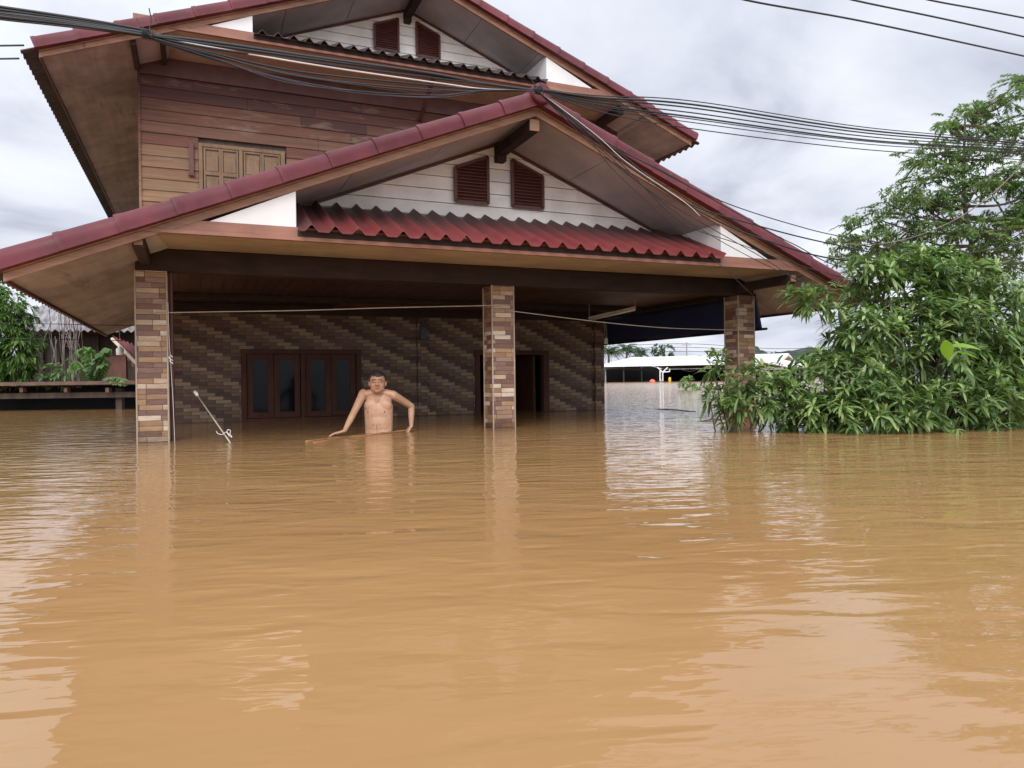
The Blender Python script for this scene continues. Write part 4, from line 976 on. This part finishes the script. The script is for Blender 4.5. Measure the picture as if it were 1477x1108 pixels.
mb.tube(curve_pts([at(982, 532.5, 112), at(995, 535.7, 112), at(1008, 532.5, 112)], 12), .02, 4)
tag(mb.build('string_lights', MT['whitep']), 'sagging string of small white bulbs before the dark side of the long shed', 'string lights')
mb = MB(); q = at(1012, 607, 8.2); q = onZ(1008, 608); q2 = onZ(1048, 605); mb.tube(curve_pts([q+(0, 0, .0), (q+q2)/2+(0, 0, .012), q2], 8), [.008]*9, 5); tag(mb.build('floating_stick', MT['drystem']), 'dark stick floating left of the right pillar', 'stick')
mb = MB(); q = onZ(945, 590); q2 = onZ(1003, 594); mb.tube(curve_pts([q, (q+q2)/2+(0, 0, .01), q2], 8), [.008]*9, 5); tag(mb.build('floating_branch', MT['drystem']), 'thin branch drifting on the pale open water', 'branch')
def palm(px, py_top, dep, h=None):
    b = at(px, 548, dep); top = at(px, py_top, dep)
    t_ = thing('palm_tree', None, 'palm', (b[0], b[1], 0), 'palms behind the long shed')
    mb = MB(); mb.tube([(b[0], b[1], -.5), tuple(top)], [.3, .18], 6); mb.build('trunk', MT['bark'], t_)
    B = []; D = []; L = []
    for i in range(22):
        a = random.uniform(0, 2*PI); e = random.uniform(-.25, 1.1); ax = np.array([math.cos(a)*math.cos(e), math.sin(a)*math.cos(e), math.sin(e)]); Lf = random.uniform(2.3, 3.4)
        sd = np.cross(ax, (0, 0, 1)); sd /= np.linalg.norm(sd)
        for j in range(14):
            t = (j+1)/15; p_ = top+ax*Lf*t-np.array([0, 0, Lf*.55*t*t])
            for s in (-1, 1): B.append(p_); D.append(ax*.5+sd*s*.6+np.array([0, 0, -.6])); L.append(.75*(1-.5*t))
    L = np.array(L); leaves_mesh('crown', np.array(B), np.array(D), L, L*.22, np.full(len(L), .3), MT['far'], t_, segs=2, prof=(.6, 1., 0.)); return t_
for (x, y, dep, lb) in ((878, 505, 125, 'leftmost palm tree beside the wall corner behind the long shed'), (904, 503, 130, 'middle and tallest palm tree behind the shed roof'), (925, 508, 135, 'rightmost and smallest palm tree behind the shed roof')):
    palm(x, y, dep)['label'] = lb
for (x, y, dep, rx, ry, lb) in ((956, 505, 140, 14, 8, 'lone round crowned tree above the long shed roof'), (1215, 512, 170, 40, 8, 'far leafy tree beyond the second shed'), (1120, 514, 200, 14, 6, 'pale green far tree right of the right pillar')):
    P5, D5 = lumps_points([lump(x-rx*.4, y, dep, rx*.7, ry), lump(x+rx*.4, y+1, dep, rx*.7, ry*.9)], 3.2, 1)
    b = at(x, 548, dep); t_ = thing('far_tree', lb, 'tree', (b[0], b[1], 0)); leaves_mesh('crown', *whorls(P5, D5, 6, .9, .45, .4), MT['far'], t_, segs=2, prof=(.3, 1., 0.))
    mb = MB(); tp_ = at(x, y, dep); mb.tube([(b[0], b[1], -.5), tuple(tp_)], [.3, .15], 6); mb.build('trunk', MT['bark'], t_)
# distant tree line
vv = []; n = 160; p0 = at(1075, 545, 330); p1 = at(2300, 540, 420); pl0 = at(-1500, 560, 330)
mb = MB()
def treeline(a, b, n, hmin, hmax, depth):
    vt = []
    for i in range(n+1):
        t = i/n; p_ = a+(b-a)*t; h = hmin+(hmax-hmin)*(.5+.5*mnoise.noise(Vector((i*.13, 0, 0))))+1.2*mnoise.noise(Vector((i*.9, 3, 0)))
        vt += [(p_[0], p_[1], -1), (p_[0], p_[1], max(1.5, h)), (p_[0]+FH[0]*depth, p_[1]+FH[1]*depth, max(1.5, h)*.9), (p_[0]+FH[0]*depth, p_[1]+FH[1]*depth, -1)]
    return vt, [(4*i+j, 4*i+j+1, 4*i+j+5, 4*i+j+4) for i in range(n) for j in range(3)]
mb.add(*treeline(p0, p1, 420, 8, 16, 30)); tag(mb.build('distant_hills', surf('distant_woodland', [(.04, .065, .05), (.075, .11, .075)], (.25, .25, .25), 1., .6)), kind='structure')
mb = MB(); mb.add(*treeline(pl0, p0, 300, 2, 4.5, 30)); tag(mb.build('far_shore', surf('far_shore_green', [(.05, .08, .05), (.08, .11, .07)], (.25, .25, .25), 1., .6)), kind='structure')
up_ = thing('utility_pole', 'thin far utility pole with crossarm above the shed roof', 'pole', tuple(at(991, 548, 140)*np.array([1, 1, 0])))
b = np.array(up_.location); tz = at(991, 494, 140)[2]
mb = MB(); mb.tube([b-(0, 0, .5), b+(0, 0, tz)], .14, 6); mb.build('mast', MT['concrete'], up_)
mb = MB(); mb.bar(b+(0, 0, tz-.5)-RH*.9, b+(0, 0, tz-.5)+RH*.9, .14, .14); mb.build('crossarm', MT['concrete'], up_)
for (y0, y1, lb) in ((496, 503, 'highest of the hairline far wires above the shed'), (501, 508, 'middle of the hairline far wires above the shed'), (507, 512, 'lowest of the hairline far wires above the shed')):
    mb = MB(); mb.tube(curve_pts([at(860, y0+4, 138), at(991, y0, 140), at(1120, y1, 138), at(1230, y1-4, 136)], 30), .045, 4); tag(mb.build('far_wire', MT['cableg']), lb, 'wire', 'far power wires above the shed')

# ---------------------------------------------------------------- the man
def man():
    dep = 7.42; o = at(546.5, 622.6, dep); o[2] = 0.
    t_ = thing('person', 'shirtless man standing waist deep in the flood leaning on a bamboo pole', 'person', tuple(o))
    bm = bmesh.new()
    def L(x, y, z): return RH*x-FH*y+np.array([0, 0, z])         # local: x picture right, y towards viewer, z up
    def J(px, py, d): return at(px, py, d)-o
    def ell(c, rx, ry, rz, rot=None, seg=20):
        r = bmesh.ops.create_uvsphere(bm, u_segments=seg, v_segments=seg//2+2, radius=1)
        M_ = Matrix(((RH[0]*rx, -FH[0]*ry, 0), (RH[1]*rx, -FH[1]*ry, 0), (0, 0, rz)))
        R_ = rot or Matrix.Identity(3)
        for v in r['verts']:
            w = Vector((v.co.x*rx, v.co.y*ry, v.co.z*rz)); w = R_ @ w
            v.co = Vector(L(*w))+Vector(c)
    def cap(a, b, ra, rb, n=14):
        a, b = np.array(a), np.array(b); k = max(2, int(np.linalg.norm(b-a)/.008))
        for i in range(k+1):
            t = i/k; r = bmesh.ops.create_icosphere(bm, subdivisions=2, radius=ra*(1-t)+rb*t)
            p = a*(1-t)+b*t
            for v in r['verts']: v.co += Vector(p)
    # torso
    ell(L(0, -.02, -.20), .155, .105, .16); ell(L(0, 0, -.02), .140, .092, .17); ell(L(0, .005, .10), .137, .090, .17)
    ell(L(0, 0, .20), .143, .092, .17); cap(L(-.075, 0, .0), L(-.082, 0, .26), .062, .066); cap(L(.075, 0, .0), L(.082, 0, .26), .062, .066); ell(L(0, -.005, .32), .135, .075, .085)
    for s in (-1, 1):
        ell(L(s*.062, .034, .275), .078, .046, .070)                 # pectorals
        ell(L(s*.045, .058, .10), .045, .03, .07)
        cap(L(s*.02, .012, .415), L(s*.15, .0, .385), .038, .040)       # trapezius / clavicle
        cap(L(s*.085, -.01, -.25), L(s*.09, .0, -.62), .082, .055); cap(L(s*.09, 0, -.62), L(s*.09, -.02, -1.02), .05, .038); cap(L(s*.09, -.02, -1.04), L(s*.09, .11, -1.06), .035, .025)
    cap(L(0, .0, .38), L(-.003, .022, .46), .056, .052)
    # arms from picture-measured joints
    sL, eL, wL = J(524.0, 567.5, 7.42), J(510.5, 595, 7.24), J(497.0, 621.5, 7.05)
    sR, eR, wR = J(568.0, 570.5, 7.42), J(593.2, 586, 7.58), J(593.2, 614.5, 7.56)
    cap(sL, eL, .046, .034); cap(eL, eL*.62+wL*.38, .034, .033); cap(eL*.62+wL*.38, wL, .033, .021)
    cap(sR, eR, .046, .034); cap(eR, eR*.62+wR*.38, .034, .033); cap(eR*.62+wR*.38, wR, .033, .021)
    # hands: palm, four fingers, thumb
    def hand(w, dirn, curl, s):
        d = np.array(dirn)/np.linalg.norm(dirn); upv = np.array([0, 0, 1.]); sd = np.cross(d, upv); sd /= np.linalg.norm(sd)
        pm = w+d*.045
        for q in (-1.5, -.5, .5, 1.5): cap(w+sd*q*.008, w+d*.078+sd*q*.018+np.array([0, 0, -.004]), .014, .011)
        for q, ln in zip((-1.5, -.5, .5, 1.5), (.052, .068, .074, .066)):
            a = w+d*.080+sd*q*.0195; b = a+(d+sd*q*.10)*ln*.5+np.array([0, 0, -curl*.3*ln]); c = b+(d+sd*q*.1)*ln*(.5-curl*.3)+np.array([0, 0, -curl*ln*.7])
            cap(a, b, .0092, .0085); cap(b, c, .0085, .007)
        a = w+d*.025+sd*s*.022; b = a+d*.028+sd*s*.024+np.array([0, 0, -.006]); c = b+d*.03+sd*s*.006+np.array([0, 0, -.010])
        cap(a, b, .013, .011); cap(b, c, .0105, .0085)
    hand(wL, -RH*1.0-FH*.25+np.array([0, 0, -.22]), .25, 1)
    hand(wR, -RH*.55-FH*.3+np.array([0, 0, -.75]), .55, 1)
    # head, turned a little to the picture's left
    hy = math.radians(7); RZ = Matrix.Rotation(-hy, 3, 'Z'); hc = np.array([0., .03, .50])
    def H(x, y, z):
        v = RZ @ Vector((x, y, 0)); return L(hc[0]+v.x, hc[1]+v.y, z)
    ell(H(0, -.012, .536), .080, .094, .076, RZ); ell(H(0, .02, .492), .074, .078, .085, RZ); ell(H(0, .040, .450), .062, .056, .052, RZ)
    ell(H(0, .070, .425), .030, .026, .022, RZ)                       # chin
    for s in (-1, 1):
        ell(H(s*.040, .062, .478), .026, .024, .026, RZ)               # cheekbones
        ell(H(s*.030, .080, .533), .026, .014, .010, RZ)               # brow
        ell(H(s*.030, .079, .512), .017, .012, .009, RZ)               # eyelid
        ell(H(s*.082, -.004, .500), .010, .020, .032, RZ); ell(H(s*.079, .004, .477), .008, .010, .012, RZ)
        ell(H(s*.012, .103, .481), .009, .010, .007, RZ)               # nostrils
        cap(H(s*.022, .090, .478), H(s*.034, .078, .448), .006, .006)   # smile folds
        cap(H(s*.048, .050, .455), H(s*.022, .062, .425), .022, .020)
    cap(H(0, .088, .528), H(0, .110, .484), .010, .013)
    cap(H(-.027, .083, .457), H(0, .092, .450), .006, .007); cap(H(.027, .083, .457), H(0, .092, .450), .006, .007); cap(H(0, .094, .454), H(0, .095, .454), .008, .008); cap(H(-.014, .088, .441), H(.014, .088, .441), .008, .008)
    me = bpy.data.meshes.new('body'); bm.to_mesh(me); bm.free()
    ob = bpy.data.objects.new('body', me); COL.objects.link(ob)
    md = ob.modifiers.new('r', 'REMESH'); md.mode = 'VOXEL'; md.voxel_size = .0042; md.use_smooth_shade = True
    m2 = ob.modifiers.new('s', 'SMOOTH'); m2.factor = .5; m2.iterations = 6
    dg = bpy.context.evaluated_depsgraph_get(); me2 = bpy.data.meshes.new_from_object(ob.evaluated_get(dg)); ob.modifiers.clear(); ob.data = me2; me2.name = 'body'
    # skin
    mt, t, p, o_ = newmat('sun_browned_skin')
    n = tnoise(t, coords(t, (9, 9, 9)), 1.5, 5, .6)
    c = ramp(t, n, [(.3, (.40, .225, .135)), (.7, (.50, .30, .19))])
    t.links.new(c, p.inputs['Base Color']); p.inputs['Roughness'].default_value = .48; p.inputs['Subsurface Weight'].default_value = .12; p.inputs['Subsurface Radius'].default_value = (.02, .008, .004); p.inputs['Subsurface Scale'].default_value = .5
    bumpn(t, p, tnoise(t, coords(t, (40, 40, 40)), 3), .15, .002)
    me2.materials.clear(); me2.materials.append(mt)
    for nm, col in (('skin_dark', (.14, .055, .04)), ('lip', (.33, .12, .09)), ('brow_hair', (.03, .022, .02)), ('ruddy_skin', (.40, .205, .125)), ('scar', (.20, .09, .06))):
        me2.materials.append(flat(nm, col, .55))
    o3 = Vector(o); RHv, FHv = Vector(RH), Vector(FH)
    for pl in me2.polygons:
        c = pl.center; x = c.dot(RHv); y = -c.dot(FHv); z = c.z
        k = 4 if z > .415 else 0
        if y > .03 and .15 < z < .3:
            for sx in (-.105+.01, .085-.01):
                if (x-sx)**2+(z-.213)**2 < .0085**2: k = 1
        if .385 < z < .63 and abs(x) < .1:
            v = RZ.inverted() @ Vector((x-hc[0], y-hc[1], 0)); hx, hyy = v.x, v.y
            if hyy > .045:
                zm = .4485+.012*(abs(hx)/.03)**2
                if abs(z-zm) < .0032 and abs(hx) < .030: k = 1
                elif -.013 < z-zm < .009 and abs(hx) < .024: k = 2
                for s in (-1, 1):
                    if abs(z-(.511+.06*(abs(hx-s*.031))**1)) < .0038 and abs(hx-s*.031) < .0165: k = 3
                    if abs(z-(.534-.15*max(0, abs(hx)-.03))) < .0042 and .013 < abs(hx) < .050: k = 3
                if abs(z-.4745) < .003 and .005 < abs(hx) < .013: k = 1
        if k == 0 and z < .40 and z > .30 and abs(x) < .06-(.40-z)*.45 and y > .0: k = 4
        if k == 0 and y > .04:
            if abs(x+.004) < .0028 and -.01 < z < .085: k = 5
            for (ax_, az_) in ((-.038, .088), (-.045, .075), (.022, .022), (-.018, .028), (.028, .085), (-.035, .03)):
                if (x-ax_)**2+(z-az_)**2 < .005**2: k = 5
        pl.material_index = k; pl.use_smooth = True
    ob.parent = t_
    # hair
    bm = bmesh.new(); r = bmesh.ops.create_uvsphere(bm, u_segments=72, v_segments=48, radius=1); kill = []
    for v in bm.verts:
        q = v.co.copy(); x, y, z = q.x*(.089-.004*q.z), q.y*.104-.016, q.z*.091+.536
        nz = mnoise.noise(q*6)*.005+mnoise.noise(Vector((q.x*40, q.y*12, q.z*12)))*.005; x *= 1+nz*9; z += nz
        front = .573+5.5*x*x+.006*mnoise.noise(Vector((x*60, 0, 1))); side = .515 if y > -.02 else .47
        lim = front if y > .050 else (side+(front-side)*max(0, min(1, (y-.02)/.03)))
        if z < lim-.012 and y > -.05: kill.append(v)
        elif z < .455: kill.append(v)
        v.co = Vector(H(x, y, z))
    bmesh.ops.delete(bm, geom=kill, context='VERTS'); bmesh.ops.recalc_face_normals(bm, faces=bm.faces[:])
    mh = bpy.data.meshes.new('hair'); bm.to_mesh(mh); bm.free(); mh.materials.append(surf('short_dark_hair', [(.010, .008, .008), (.035, .028, .026)], (70, 70, 25), .55, .6))
    for pl in mh.polygons: pl.use_smooth = True
    hb = bpy.data.objects.new('hair', mh); COL.objects.link(hb); hb.parent = t_; m3 = hb.modifiers.new('t', 'SOLIDIFY'); m3.thickness = .004
    # waistband just clear of the water at his left side
    mb = MB(); n = 24
    ring = [L(.139*math.cos(a), .097*math.sin(a), -.012) for a in np.linspace(0, 2*PI, n, endpoint=False)]
    mb.tube([r_+o for r_ in ring+[ring[0]]], .011, 6); mb.build('waistband', flat('brown_cloth', (.16, .05, .035), .8), t_)
    # pole floating in front of him
    A = onZ(441, 637, .003); B = onZ(600, 620, .006)
    pl_ = thing('bamboo_pole', 'reddish split bamboo pole floating under the hands of the man', 'pole', tuple(A))
    mb = MB(); P = [A+(B-A)*t+np.array([0, 0, .004*math.sin(9*t)]) for t in np.linspace(0, 1, 20)]
    mb.tube(P, [.009+.002*(i % 4 == 0) for i in range(20)], 8); mb.build('shaft', MT['bamboo'], pl_, smooth=True)
    A2 = onZ(452, 638.5, .002); B2 = onZ(512, 629, .004); mb = MB(); mb.tube([A2, (A2+B2)/2, B2], [.005, .007, .005], 7); mb.build('split_strip', MT['bamboo'], pl_, smooth=True)
man()
